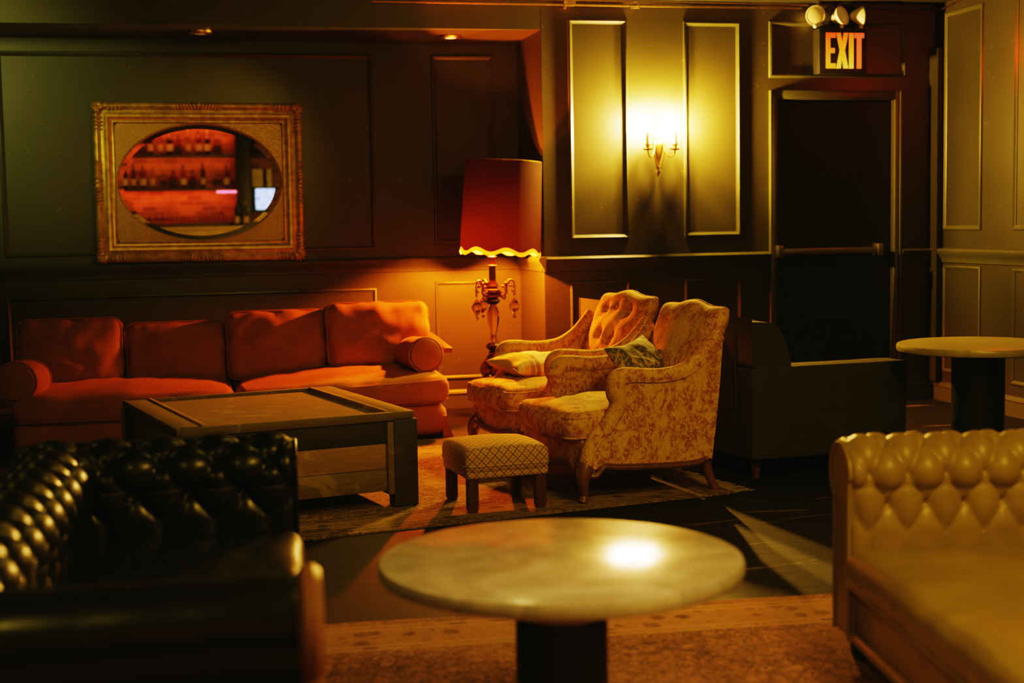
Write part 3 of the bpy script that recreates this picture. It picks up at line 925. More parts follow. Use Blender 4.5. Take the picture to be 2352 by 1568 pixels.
def make_armchair(label, tufted, loc, phi):
    t = thing('armchair', label, 'armchair', loc, phi, 'toile armchairs')
    for s in (1, -1):
        bm = bmesh.new()
        add_prism(bm, OUT, lambda a, b, d: (a, d, b), s*.335, s*.395)
        bmesh.ops.bevel(bm, geom=[e for e in bm.edges if abs(e.verts[0].co.y-e.verts[1].co.y) < 1e-5 and len(e.link_faces) == 2], offset=.011, segments=2, affect='EDGES')
        bmesh.ops.triangulate(bm, faces=[f for f in bm.faces if len(f.verts) > 6])
        arm = part('arm', bm, M['toile'], t)
        pts = [V((a, s*.362, b)) for a, b in TOPLINE]
        nn = len(pts)
        rad = [.040+.010*math.exp(-((i/nn-.42)/.16)**2) for i in range(nn)]
        bm = tube([p+V((-.012, 0, -.012)) for p in pts], rad, 14, up=(0, 1, 0), flat=1.0)
        part('arm_pad', bm, M['toile'], arm)
        part('piping', tube([V((a-.012, s*.400, b-.03)) for a, b in TOPLINE[2:]], .0042, 6), M['toile'], arm)
    # seat deck / front apron (bowed)
    bow = [(-.52, -.34)]+[(.165+.05*math.cos(q*PI/2), .345*q) for q in [i/8-1 for i in range(17)]]+[(-.52, .34)]
    bm = bmesh.new()
    add_prism(bm, bow, lambda a, b, d: (a, b, d), .158, .275)
    bmesh.ops.bevel(bm, geom=[e for e in bm.edges if abs(e.verts[0].co.z-e.verts[1].co.z) < 1e-5], offset=.012, segments=2, affect='EDGES')
    part('seat_frame', bm, M['toile'], t)
    # loose seat cushion: T-ish, crowned
    def cf(p):
        q = p.copy()
        if q.x > 0: q.x += .03*math.cos(q.y/.34*PI/2)*(q.x/.37)
        if q.x < .1: q.y *= .93
        return q
    c = part('seat_cushion', rbox(.365, .335, .062, .04, .045, (14, 14, 3), .012, 31 if tufted else 44, 9, cf), M['toile'], t)
    c.location = (-.135, 0, .332)
    for z_ in (.046, -.046):
        part('piping', tube([cf(p) for p in ring_path(.364, .334, .045, z_)], .0045, 6, closed=True), M['toile'], c)
    # back: leaning slab with serpentine crest
    btn = [(u, v) for v, us in ((.62, (-.42, 0, .42)), (.1, (-.22, .22)), (-.42, (-.42, 0, .42))) for u in us] if tufted else [(-.3, .1), (.3, .1)]
    def crest(u): return .024*math.cos(u*PI*.5)**2+.006*math.cos(u*PI*2.2)-.004-.012*abs(u)**8
    def mid(u, v):
        w = .318+.012*v
        z0, z1 = .30, .845+crest(u)
        f = (v+1)/2
        y = w*u*(1-.02*(1-v*v))
        z = z0+(z1-z0)*f
        x = -.46-.185*f-.02*f*f
        return (x, y, z)
    nv = V((.95, 0, .31)).normalized()
    def tf(u, v):
        h_ = .05+.05*(1-u*u)*(1-v*v)
        for bu, bv in btn:
            d2 = ((u-bu)*.33)**2+((v-bv)*.28)**2
            h_ -= (.034 if tufted else .008)*math.exp(-d2/.0022)
        if tufted:
            h_ -= .010*math.exp(-(((u*2.4+v*1.9) % 1.0-.5)/.13)**2)*(1-u*u)*(1-v*v)
        h_ += .006*mnoise.noise(V((u*3, v*4, 1 if tufted else 5)))
        return h_*edge_round(u, v, 12)
    b = part('backrest', shell(36, 36, mid, lambda u, v: nv, tf, lambda u, v: .05*edge_round(u, v, 12)), M['toile'], t)
    edge = [V(mid(-math.cos(PI*i/24), 1)) for i in range(1, 24)]
    side1 = [V(mid(1, 1-2*i/12)) for i in range(13)]; side0 = [V(mid(-1, -1+2*i/12)) for i in range(13)]
    part('piping', tube(side0+edge+side1, .006, 6), M['toile'], b)
    if tufted:
        for bu, bv in btn:
            p = V(mid(bu, bv))+nv*(tf(bu, bv)+.002)
            bm = bmesh.new(); ball(bm, p, .012, (.6, 1, 1), None, 10, 7); part('button', bm, M['toile'], b)
    # carved apron rail
    for s in (1, -1):
        pth = smooth_path([(.165, s*.372, .135), (.135, s*.392, .118), (.105, s*.392, .128), (.07, s*.394, .158), (.0, s*.394, .15), (-.15, s*.394, .142), (-.35, s*.392, .136), (-.46, s*.388, .142), (-.515, s*.378, .168), (-.54, s*.36, .175)], 6)
        bm = tube(pth, .0135, 8); add_tube(bm, [p+V((0, s*.006, .012)) for p in pth], .006, 6)
        part('carved_rail', bm, M['wood'], t)
    pth = smooth_path([(.18, -.35, .125), (.195, -.315, .138), (.205, -.26, .168), (.22, -.13, .155), (.226, 0, .15), (.22, .13, .155), (.205, .26, .168), (.195, .315, .138), (.18, .35, .125)], 6)
    bm = tube(pth, .0135, 8); add_tube(bm, [p+V((.006, 0, .012)) for p in pth], .006, 6)
    part('carved_rail', bm, M['wood'], t)
    for s in (1, -1):
        pth = smooth_path([(.14, s*.345, .185), (.165, s*.365, .145), (.18, s*.378, .105), (.178, s*.376, .065), (.172, s*.37, .032), (.178, s*.374, .012), (.182, s*.376, .0)], 6)
        bm = tube(pth, [.045, .046, .034, .024, .019, .022, .024], 12)
        for q in (-1, 1):
            d = V((.7, 0, 0)) if q > 0 else V((0, s*.7, 0))
            add_tube(bm, smooth_path([V((.165, s*.365, .16))+d*.055, V((.175, s*.372, .12))+d*.05, V((.178, s*.374, .08))+d*.026], 5), [.007, .006, .003], 6)
        part('front_leg', bm, M['wood'], t)
        pth = smooth_path([(-.515, s*.335, .20), (-.52, s*.34, .13), (-.535, s*.342, .08), (-.555, s*.345, .03), (-.575, s*.346, .0)], 6)
        part('rear_leg', tube(pth, [.034, .03, .024, .02, .024], 10), M['wood'], t)
    return t
ZRUG = .010
cR = make_armchair('yellow toile armchair nearest the camera, green pillow against its back', False, (1.835, 6.46, ZRUG), math.radians(188.5))
cR.scale = (.92, .93, 1)
cL = make_armchair('yellow toile armchair with button tufted back, striped pillow on its seat', True, (1.80, 7.47, ZRUG), math.radians(190.5))
cL.scale = (.98, .92, 1)

# pillows on the chairs
def pillow(name, label, loc, rot, hx, hy, th, m, seed):
    def mid(u, v):
        return (hx*u*(1-.10*(1-v*v)), hy*v*(1-.10*(1-u*u)), .012*mnoise.noise(V((u*2, v*2, seed))))
    def tt(u, v):
        return th*((1-u*u)*(1-v*v))**.42*(1+.12*mnoise.noise(V((u*4, v*4, seed+3))))
    t = thing(name, label, 'pillow', loc)
    t.rotation_euler = tuple(math.radians(a) for a in rot)
    part('cover', shell(26, 26, mid, lambda u, v: V((0, 0, 1)), tt, tt), m, t)
    ep = [V(mid(a, b)) for a, b in [(-1+i/8, -1) for i in range(16)]+[(1, -1+i/8) for i in range(16)]+[(1-i/8, 1) for i in range(16)]+[(-1, 1-i/8) for i in range(16)]]
    part('seam', tube(ep, .0035, 6, closed=True), m, t)
    return t
k = NM('cream_striped_linen')
x, y, z = k.sep(k.co())
s = k.math('FRACT', k.math('MULTIPLY', k.math('ADD', x, .03), 4.2))
c = k.ramp(s, [(0, (.68, .52, .22)), (.30, (.68, .52, .22)), (.31, (.75, .62, .34)), (.345, (.75, .62, .34)), (.35, (.62, .40, .11)), (.50, (.62, .40, .11)), (.51, (.30, .22, .06)), (.62, (.30, .22, .06)), (.625, (.72, .58, .3)), (.65, (.72, .58, .3)), (.655, (.28, .2, .055)), (.76, (.28, .2, .055)), (.765, (.75, .62, .34)), (1, (.70, .55, .26))], 'CONSTANT')
k.set(Base_Color=c, Roughness=.8); k.bump(k.noise(250, 2), .15, .003); M['stripe'] = k.m
k = NM('green_botanical_print')
v = k.co()
f1 = k.step(k.noise(13, 4, 1.6), .40, .46); f2 = k.step(k.noise(30, 4, 1.4), .5, .57)
c = k.mix(f1, (.46, .36, .10), (.07, .075, .022)); c = k.mix(k.math('MULTIPLY', f2, .6), c, (.38, .25, .06))
k.set(Base_Color=c, Roughness=.8); k.bump(k.noise(250, 2), .15, .003); M['botanic'] = k.m
pillow('throw_pillow', 'cream and brown striped pillow lying on tufted armchair seat', (1.91, 7.60, .475), (4, 3, 13), .235, .20, .08, M['stripe'], 2)
pillow('throw_pillow', 'green leaf print pillow leaning on back of nearest armchair', (2.18, 6.48, .525), (8, 50, -38), .215, .205, .07, M['botanic'], 6)

# ------------------------------------------------------------------ footstool
st = thing('footstool', 'small gold lattice fabric footstool with fluted dark wood legs', 'stool', (1.345, 6.215, ZRUG), math.radians(6))
part('seat', moved(rbox(.195, .195, .055, .03, .028, (10, 10, 3), .003, 8, 8, None, 0.0), (0, 0, .222)), M['lattice'], st)
part('piping', tube(ring_path(.197, .197, .03, .205), .0035, 6, closed=True), M['lattice'], st)
part('skirt_band', moved(rbox(.19, .19, .02, .012, 0, (8, 8, 2)), (0, 0, .168)), M['lattice'], st)
for sx in (1, -1):
    for sy in (1, -1):
        bm = bmesh.new()
        add_box(bm, (sx*.158, sy*.158, .082), (.042, .042, .164), None, .004)
        for q in (-1, 0, 1):
            for side in range(4):
                a = side*PI/2
                d = V((math.cos(a), math.sin(a), 0)); e = V((-math.sin(a), math.cos(a), 0))
                c0 = V((sx*.158, sy*.158, 0))+d*.021+e*.0125*q
                add_tube(bm, [c0+V((0, 0, .012)), c0+V((0, 0, .155))], .0042, 6)
        part('leg', bm, M['stool_wood'], st)

# ------------------------------------------------------------------ wooden crate coffee table
ct = thing('coffee_table', 'weathered green wooden crate coffee table with framed top', 'coffee table', (.345, 6.72, ZRUG), math.radians(13))
W, D, H_ = .535, .56, .425
part('top_panel', bx(-W+.09, W-.09, -D+.03, D-.03, H_-.04, H_-.012), M['crate_green'], ct, False)
for s in (1, -1):
    part('edge_strip', bx(-W+.02, W-.10, s*D-.014, s*D+.014, H_-.035, H_+.004, .004), M['crate_green'], ct)
    bm = bx(min(s*W, s*(W-.115)), max(s*W, s*(W-.115)), -D-.01, D+.02, H_-.03, H_+.004, .006)
    part('end_board', bm, M['crate_green'], ct)
    part('inner_strip', bx(min(s*(W-.115), s*(W-.135)), max(s*(W-.115), s*(W-.135)), -D+.014, D-.014, H_-.035, H_+.010, .003), M['crate_tan'], ct)
for s in (1, -1):
    y0 = s*(D-.01)
    part('upper_board', bx(-W+.03, W-.06, y0-.012, y0+.012, .29, H_-.037, .003), M['crate_dark'], ct)['label'] = 'dark green upper board'
    part('middle_board', bx(-W+.03, W-.06, y0-.010, y0+.010, .175, .288, .003), M['crate_tan'], ct)['label'] = 'tan middle board'
    part('lower_board', bx(-W+.03, W-.06, y0-.014, y0+.014, .075, .173, .003), M['crate_green'], ct)
    part('side_board', bx(s*(W-.04)-.012, s*(W-.04)+.012, -D+.02, D-.02, .075, H_-.037, .003), M['crate_green'], ct)
for sx in (1, -1):
    for sy in (1, -1):
        bm = bmesh.new()
        x0, x1 = sorted((sx*(W-.105), sx*(W+.008))); y0, y1 = sorted((sy*(D-.06), sy*(D+.024)))
        add_bx(bm, x0, x1, y0, y1, 0, H_-.03, .006)
        for v in bm.verts:
            v.co += V((mnoise.noise(v.co*30)*.003, mnoise.noise(v.co*31)*.003, 0))
        lg = part('leg', bm, M['crate_dark'], ct)
        xa, xb = sorted((sx*(W+.009), sx*(W-.012)))
        part('corner_strip', bx(xa, xb, y0+.004, y1+.006, .06, H_-.032, .003), M['crate_tan'], lg)
        xa, xb = sorted((sx*(W-.105), sx*(W-.135)))
        part('leg_batten', bx(xa, xb, y0+.002, y1+.004, .06, H_-.04, .003), M['crate_green'], lg)

# ------------------------------------------------------------------ olive settee behind the armchairs; local x = seat depth, y = length away
ob = thing('settee', 'boxy olive green upholstered settee behind the armchairs facing right', 'sofa', (2.66, 6.38, 0), math.radians(6))
Lb, Db = 2.40, .87
for y0 in (0, Lb-.17):
    bm = rbox(Db/2, .085, .225, .012, 0, (12, 2, 6), .003, 4, 5)
    part('arm', moved(bm, (Db/2, y0+.085, .325)), M['olive_cloth'], ob)
prof = smooth_path([(.0, 0, .10), (.0, 0, .4), (.0, 0, .762), (.006, 0, .77), (.085, 0, .77), (.125, 0, .757), (.158, 0, .72), (.195, 0, .64), (.215, 0, .54), (.225, 0, .36), (.225, 0, .1)], 5)
bm = bmesh.new()
add_prism(bm, [(p.x, p.z) for p in prof], lambda a, b, d: (a, d, b), .172, Lb-.172)
bmesh.ops.triangulate(bm, faces=[f for f in bm.faces if len(f.verts) > 6])
bk = part('backrest', bm, M['olive_cloth'], ob)
for yy in (.174, Lb-.174):
    part('piping', tube([(p.x, yy, p.z) for p in prof[4:-6]], .006, 6), M['olive_cloth'], bk)
bm = bmesh.new(); add_prism(bm, [(p.x, p.z) for p in prof if p.z > .5], lambda a, b, d: (a, d, b), .004, .17)
bmesh.ops.triangulate(bm, faces=[f for f in bm.faces if len(f.verts) > 6])
part('back_end', bm, M['olive_cloth'], bk)
part('seat_base', bx(.227, Db-.01, .172, Lb-.172, .10, .25, .01), M['olive_cloth'], ob)
for q in range(2):
    y0 = .176+q*(Lb-.352)/2
    box_cushion('seat_cushion', ob, .315, (Lb-.352)/4-.004, .07, (.55, y0+(Lb-.352)/4, .322), (0, 0, 0), 60+q, .02, .006, M['olive_cloth'])
for x_ in (.06, Db-.08):
    for y_ in (.08, Lb-.08):
        lg = part('leg', lathe([(.016, 0), (.018, .01), (.028, .1), (0, .101)], 14, c=(x_, y_, 0)), M['stool_wood'], ob)

# ------------------------------------------------------------------ tufted sofas
def tuft_surface(bm, prof, u0, u1, du, dv, nu, nv, fn, amp=.02, off=0.0, v_lo=0.0, v_hi=1e9, bamp=.02):
    """prof: list of (w,z); returns button list.  fn(u,w,z)->xyz"""
    P = [V((a, b, 0)) for a, b in prof]
    L = [0]
    for a, b in zip(P, P[1:]): L.append(L[-1]+(b-a).length)
    def at(s):
        s = max(0, min(L[-1], s))
        for i in range(len(P)-1):
            if s <= L[i+1]+1e-9:
                f = (s-L[i])/max(1e-9, L[i+1]-L[i]); return P[i].lerp(P[i+1], f), i
        return P[-1], len(P)-2
    def nrm(s):
        a, _ = at(s-.012); b, _ = at(s+.012); d = (b-a).normalized()
        return V((-d.y, d.x, 0))
    def disp(u, s):
        fade = min(1, max(0, (s-v_lo)/.03))*min(1, max(0, (v_hi-s)/.03))
        A = (u-off)/du/1.0; B = (s-v_lo)/dv
        a = (A+B)/2; b = (A-B)/2
        h_ = (abs(math.sin(PI*a))*abs(math.sin(PI*b)))**.55
        fa = a-round(a); fb = b-round(b)
        uu = (fa+fb)*du; ss = (fa-fb)*dv
        h_ -= bamp/amp*math.exp(-(uu*uu+ss*ss)/.00018)*fade
        # below the last row: vertical pleats only
        ple = abs(math.sin(PI*A/2))**.5
        return amp*(h_*fade+(1-fade)*.75*ple)
    grid = []
    for i in range(nu+1):
        u = u0+(u1-u0)*i/nu; row = []
        for j in range(nv+1):
            s = L[-1]*j/nv
            p, _ = at(s); n = nrm(s)
            ed = min(1, (u-u0)/.03, (u1-u)/.03); ed = max(0, ed)**.5
            q = p+n*(disp(u, s)*ed-(1-ed)*.004)
            row.append(bm.verts.new(fn(u, q.x, q.y)))
        grid.append(row)
    for i in range(nu):
        for j in range(nv):
            bm.faces.new((grid[i][j], grid[i+1][j], grid[i+1][j+1], grid[i][j+1]))
    btn = []
    for ia in range(-60, 60):
        for ib in range(-60, 60):
            u = (ia+ib)*du+off; s = (ia-ib)*dv+v_lo
            if u0+.02 < u < u1-.02 and v_lo-.001 <= s <= min(v_hi, L[-1]-.02):
                p, _ = at(s); n = nrm(s); q = p+n*(disp(u, s)+.002)
                btn.append((fn(u, q.x, q.y), fn(u, q.x+n.x, q.y+n.y)-V(fn(u, q.x, q.y))))
    # close behind: base verts
    a, b = P[0], P[-1]
    return grid, btn, L[-1]

def chester(label, loc, rz, facing, leather, trimmat, Lw, depth, armH, seatH, du, dv, amp, name='chesterfield_sofa', rows_lo=.06, tufts_near=True):
    """local: +x = into the back, -x = front; y: far arm inner face at y=0, near arm inner face at y=-Lw; facing mirrors x"""
    t = thing(name, label, 'sofa', loc, rz)
    fx = facing
    R = .088
    def arm(y_in, s, tm, tufts=True):
        # s=+1 far arm (inner face looks to -y), s=-1 near arm (inner face looks to +y)
        pr = [(0, seatH-.06), (0, seatH+.05), (0, armH-R-.02)]
        zc = armH-R
        for q in range(0, 15):
            a = PI-(PI*1.32)*q/14
            pr.append((R-.012+R*1.05*math.cos(a), zc+R*math.sin(a)))
        fn = lambda u, w, z: V((fx*u, y_in+s*w, z))
        bm = bmesh.new()
        g, btn, Ls = tuft_surface(bm, pr, 0.0, depth, du, dv, 110, 60, fn, amp if tufts else .002, du*.9, rows_lo+.045, 10, bamp=.02 if tufts else 0)
        if not tufts: btn = []
        a_ = part('arm', bm, leather, t, True, 180)
        so = a_.modifiers.new('s', 'SOLIDIFY'); so.thickness = .012; so.offset = 0
        for p, n in btn:
            b2 = bmesh.new(); ball(b2, p, .0105, (1, 1, 1), None, 8, 6); part('button', b2, leather, a_)
        # outer panel and front scroll
        bm = bmesh.new(); add_bx(bm, min(0.012*fx, fx*depth), max(.012*fx, fx*depth), min(y_in+s*.03, y_in+s*.15), max(y_in+s*.03, y_in+s*.15), .07, armH-R, .01)
        part('outer_panel', bm, leather, a_)
        sc = [(-.008, .075)]+[(w-.006 if w < .01 else w, z) for w, z in pr[1:]]+[(R*1.55, zc-.10), (.13, zc-.14), (.13, .075)]
        bm = bmesh.new(); add_prism(bm, sc, lambda a, b, d: (fx*d, y_in+s*a, b), -.004, .016)
        bmesh.ops.bevel(bm, geom=[e for e in bm.edges if abs(e.verts[0].co.x-e.verts[1].co.x) < 1e-6], offset=.006, segments=2, affect='EDGES')
        bmesh.ops.triangulate(bm, faces=[f for f in bm.faces if len(f.verts) > 6])
        part('front_scroll', bm, leather, a_)
        loop = smooth_path([(fx*-.006, y_in+s*a, b) for a, b in sc], 3)
        part('front_trim', tube(loop, tm[1], 8), tm[0], a_)
        return a_
    arm(0, 1, (leather, .006)); arm(-Lw, -1, trimmat, tufts_near)
    # back
    pr = [(0, seatH-.06), (0, seatH+.05), (0, armH-R-.02)]
    for q in range(0, 15):
        a = PI-(PI*1.32)*q/14
        pr.append((R-.012+R*1.05*math.cos(a), armH-R+R*math.sin(a)))
    xb = depth-.20
    fn = lambda u, w, z: V((fx*(xb+w), u, z))
    bm = bmesh.new()
    g, btn, Ls = tuft_surface(bm, pr, -Lw-.05, .05, du, dv, int(Lw*110), 56, fn, amp, du*.5, rows_lo+.045, 10)
    b_ = part('backrest', bm, leather, t, True, 180)
    so = b_.modifiers.new('s', 'SOLIDIFY'); so.thickness = .012; so.offset = 0
    for p, n in btn[:90]:
        b2 = bmesh.new(); ball(b2, p, .0105, (1, 1, 1), None, 8, 6); part('button', b2, leather, b_)
    xa, xc = sorted((fx*(xb+.03), fx*(xb+.16)))
    part('back_panel', bx(xa, xc, -Lw-.13, .13, .07, armH-R, .01), leather, b_)
    # seat
    hx, hy = (xb-.0)/2, Lw/2
    def fnc(p):
        q = p.copy(); q.z += .012*mnoise.noise(V((p.x*5, p.y*5, 3)))+.006*mnoise.noise(V((p.x*16, p.y*11, 7)))
        return q
    sc_ = part('seat_cushion', rbox(hx+.01, hy-.004, .06, .045, .03, (24, 30, 3), .004, 9, 9, fnc), leather, t)
    sc_.location = (fx*(hx-.01), -Lw/2, seatH-.045)
    part('piping', tube(ring_path(hx+.011, hy-.004, .045, -.034), .006, 6, closed=True), leather, sc_)
    xa, xc = sorted((fx*.012, fx*(xb+.05)))
    part('base', bx(xa, xc, -Lw-.001, .001, .085, seatH-.10, .006), leather, t)
    part('bottom_rail', tube([(fx*.006, -Lw, .088), (fx*.006, 0, .088)], .016, 10), leather, t)
    for x_ in (.05, depth-.06):
        for y_ in (.06, -Lw-.06):
            part('foot', lathe([(.018, 0), (.026, .012), (.03, .04), (.024, .07), (0, .0705)], 14, c=(fx*x_, y_, 0)), M['black'], t)
    return t
chester('olive green leather chesterfield sofa with deep buttoned arm beside marble table', (1.80, 3.62, ZRUG), math.radians(-9.5), 1, M['green_leather'], (M['green_leather'], .006), 1.32, .95, .625, .325, .055, .092, .024)
chester('black leather chesterfield sofa with brown edging left of the marble table', (.30, 4.20, ZRUG), math.radians(-3.5), -1, M['black_leather'], (M['brown_leather'], .024), 1.54, .80, .625, .36, .078, .09, .026, tufts_near=False)

# ------------------------------------------------------------------ round tables
def round_table(label, loc, r, z, mtop, rc, zcol, band):
    t = thing('pedestal_table', label, 'table', loc)
    part('tabletop', lathe([(0, z-.038), (r-.012, z-.038), (r-.003, z-.034), (r, z-.026), (r, z-.012), (r-.004, z-.003), (r-.012, z), (0, z)], 96), mtop, t)
    part('pedestal', lathe([(0, .02), (rc, .02), (rc, z-.06), (rc*1.2, z-.045), (rc*1.2, z-.0385), (0, z-.0385)], 48), M['black'], t)
    part('foot', lathe([(0, 0), (rc*2.0, 0), (rc*2.0, .014), (rc*1.2, .03), (0, .031)], 48), M['black'], t)
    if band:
        part('band', lathe([(rc+.0005, z-.135), (rc+.004, z-.133), (rc+.004, z-.095), (rc+.0005, z-.093)], 48), simple('crescent_light_band', (.42, .34, .05), .4), t)['label'] = 'olive band painted in for light on the column'  # coloured ring put in for the crescent of light on the column
    return t
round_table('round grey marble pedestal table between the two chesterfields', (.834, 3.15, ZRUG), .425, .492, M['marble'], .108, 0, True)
round_table('round olive marble table at right behind green chesterfield', (3.74, 6.17, 0), .385, .652, M['marble_far'], .125, 0, False)

# ------------------------------------------------------------------ rugs
def make_rug(name, label, cx, cy, hx, hy, rz, m, fringe=False):
    t = thing(name, label, 'rug', (cx, cy, 0), rz)
    bm = bmesh.new(); nx, ny = 60, 40; g = []
    for i in range(nx+1):
        row = []
        for j in range(ny+1):
            x_, y_ = -hx+2*hx*i/nx, -hy+2*hy*j/ny
            e = .004*mnoise.noise(V((x_*3, y_*3, 2)))
            row.append(bm.verts.new((x_+e, y_+e, .0085)))
        g.append(row)
    for i in range(nx):
        for j in range(ny): bm.faces.new((g[i][j], g[i+1][j], g[i+1][j+1], g[i][j+1]))
    r = bmesh.ops.extrude_face_region(bm, geom=bm.faces[:])
    for v in r['geom']:
        if isinstance(v, bmesh.types.BMVert): v.co.z = .0005
    part('pile', bm, m, t)
    if fringe:
        bm = bmesh.new(); rr = random.Random(5)
        for s in (1, -1):
            for i in range(230):
                y_ = -hy+2*hy*(i+.5)/230
                L_ = .07+.05*rr.random(); dy = rr.uniform(-.03, .03)
                add_tube(bm, [(s*(hx-.004), y_, .006), (s*(hx+L_*.5), y_+dy*.5, .005+.006*rr.random()), (s*(hx+L_), y_+dy, .003)], .0022, 4)
        f = part('fringe', bm, M['fringe'], t); f['kind'] = 'stuff'
    return t
M['fringe'] = simple('cream_fringe_wool', (.30, .24, .11), .9)
M['rug_near'] = rug('rose_persian_rug', 1.75, 1.45, [(.54, .27, .16), (.42, .19, .11), (.09, .055, .035), (.46, .25, .14), (.60, .37, .22)], 1.25)
M['rug_far'] = rug('faded_gold_rug', 1.7, 1.0, [(.30, .21, .085), (.21, .15, .06), (.05, .04, .02), (.26, .185, .075), (.06, .05, .025)], 1.0)
a = math.radians(-4.1)
make_rug('rug', 'rose patterned persian rug under the marble pedestal table', 1.25+.0+math.sin(a)*1.45, 4.415-1.45, 1.75, 1.45, a, M['rug_near'])
a = math.radians(11)
hx, hy = 1.75, 1.0
cx = 2.47-hx*math.cos(a)-hy*math.sin(a)*1.0; cy = 6.125-hx*math.sin(a)+hy*math.cos(a)
make_rug('rug', 'faded gold fringed rug under the armchairs and crate table', cx, cy, hx, hy, a, M['rug_far'], True)

# ------------------------------------------------------------------ the bar behind the camera (seen in the mirror)
BY = -1.95
def brick():
    k = NM('red_brick')
    x, y, z = k.sep(k.co())
    cb = k.n('ShaderNodeCombineXYZ'); k.L.new(x, cb.inputs[0]); k.L.new(z, cb.inputs[1])
    br = k.n('ShaderNodeTexBrick'); k.L.new(cb.outputs[0], br.inputs['Vector']); br.inputs['Scale'].default_value = 1
    br.inputs['Brick Width'].default_value = .21; br.inputs['Row Height'].default_value = .075; br.inputs['Mortar Size'].default_value = .008
    br.inputs['Color1'].default_value = (.50, .20, .11, 1); br.inputs['Color2'].default_value = (.17, .06, .035, 1); br.inputs['Mortar'].default_value = (.34, .22, .16, 1)
    c = k.mix(k.math('MULTIPLY', k.step(k.noise(5, 5), .4, .7), .5), br.outputs['Color'], (.12, .05, .03))
    k.set(Base_Color=c, Roughness=.85); k.bump(br.outputs['Fac'], .4, -.006)
    return k.m
M['brick'] = brick()
struct('wall_back', bx(XL, XR, YB, BY, 0, ZC), M['brick'])
M['shelf'] = wood('dark_shelf_wood', (.05, .022, .010), (.03, .014, .007), .4)
KX = 2.16
def barx(px): return ((px-458)*.002755+.138)*KX   # mirror pixel column to bar position
def barz(py): return 1.28+((415-py)*.0028+1.572-1.28)*KX
zs1, zs2 = barz(429), barz(350)
for z_, nm in ((zs1, 'middle'), (zs2, 'upper')):
    o = part('bar_shelf', bx(-1.7, .78, BY+.001, BY+.24, z_-.045, z_, .004), M['shelf']); tag(o, 'dark wooden %s bar shelf on brick wall, seen in mirror' % nm, 'shelf')
    o = part('bar_shelf', bx(1.005, 2.2, BY+.001, BY+.24, z_-.045, z_, .004), M['shelf']); tag(o, 'dark wooden %s shelf right of the black bar post, seen in mirror' % nm, 'shelf')
o = part('bar_post', bx(.80, 1.0, BY+.001, BY+.42, 0, ZC-.001, .004), M['black']); tag(o, 'black square post between bar shelves, seen in mirror', 'post')
zc_ = barz(512)
t = thing('back_bar_cabinet', 'dark back bar cabinet holding glasses, seen in mirror', 'cabinet', (.2, BY+.2, 0))
part('carcass', bx(-1.9, .59, -.19, .2, 0, zc_-.04, .004), M['black'], t); part('worktop', bx(-1.92, .595, -.195, .22, zc_-.04, zc_, .004), M['shelf'], t)
zb_ = 1.275
t = thing('bar_counter', 'bar counter with bright yellow lit top, seen in mirror', 'counter', (.2, -1.05, 0))
part('front', bx(-1.9, 2.0, -.10, .10, 0, zb_-.05, .004), M['black'], t)
part('fascia', bx(-1.93, 2.03, .115, .145, zb_-.16, zb_-.051, .004), M['bar_top'] if 'bar_top' in M else simple('yellow_varnished_fascia', (.62, .42, .05), .4), t)
M['bar_top'] = simple('yellow_varnished_wood', (.62, .42, .05), .35)
part('counter_top', bx(-1.95, 2.05, -.24, .16, zb_-.05, zb_, .006), M['bar_top'], t)
t = thing('back_bar_cabinet', 'dark back bar cabinet right of the bar post under the till screen, seen in mirror', 'cabinet', (.2, BY+.2, 0))
part('carcass', bx(.81, 2.0, -.19, .2, 0, zc_-.04, .004), M['black'], t); part('worktop', bx(.806, 2.02, -.195, .22, zc_-.04, zc_, .004), M['shelf'], t)
# bottles
bot_glass = [glass('bottle_amber', (.55, .22, .04)), glass('bottle_clear', (.9, .85, .75)), glass('bottle_green', (.15, .25, .06)), glass('bottle_dark', (.10, .05, .02))]
lab_m = [simple('paper_label_cream', (.7, .6, .35), .7), simple('paper_label_dark', (.05, .04, .03), .6), simple('paper_label_gold', (.6, .42, .12), .5)]
cap_m = [M['black'], simple('cork_cap', (.35, .2, .08), .7)]
shapes = [[(0, 0), (.036, 0), (.038, .01), (.038, .17), (.03, .2), (.013, .225), (.013, .28), (0, .28)],
          [(0, 0), (.045, 0), (.047, .01), (.047, .12), (.035, .155), (.013, .17), (.013, .225), (0, .225)],
          [(0, 0), (.03, 0), (.032, .01), (.032, .21), (.012, .25), (.012, .30), (0, .30)]]
protos = []
for i in range(6):
    sh_ = shapes[i % 3]; g_ = bot_glass[i % 4]
    t = thing('liquor_bottle', 'bottle', 'bottle', (0, 0, -5), 0)
    part('glass_body', lathe(sh_, 16), g_, t); r = max(a for a, b in sh_)
    part('label', lathe([(r+.0008, .04), (r+.0008, .12 if i % 3 != 1 else .1)], 16), lab_m[i % 3], t)
    part('cap', lathe([(.0135, sh_[-1][1]-.03), (.0145, sh_[-1][1]-.028), (.0145, sh_[-1][1]+.006), (0, sh_[-1][1]+.006)], 12), cap_m[i % 2], t)
    protos.append(t)
used = set()
ords = ['first', 'second', 'third', 'fourth', 'fifth', 'sixth', 'seventh', 'eighth', 'ninth', 'tenth', 'eleventh', 'twelfth', 'thirteenth']
def put_bottle(i, x, y, z, label, group, sc=1.0):
    p = protos[i]
    if i in used: o = copy_tree(p)
    else: used.add(i); o = p
    o.location = (x, y, z+.0005); o.rotation_euler = (0, 0, random.uniform(0, 6)); o.scale = (sc, sc, sc)
    o['label'] = label; o['group'] = group
for q, px in enumerate((283, 303, 325, 347, 374, 396, 419, 441, 465, 500, 521)):
    put_bottle((3, 2, 0, 5, 1, 4, 0, 4, 2, 1, 0)[q], barx(px), BY+.12, zs1, ords[q]+' bottle from left on middle bar shelf, seen in mirror', 'bottles on the middle bar shelf', 1.15)
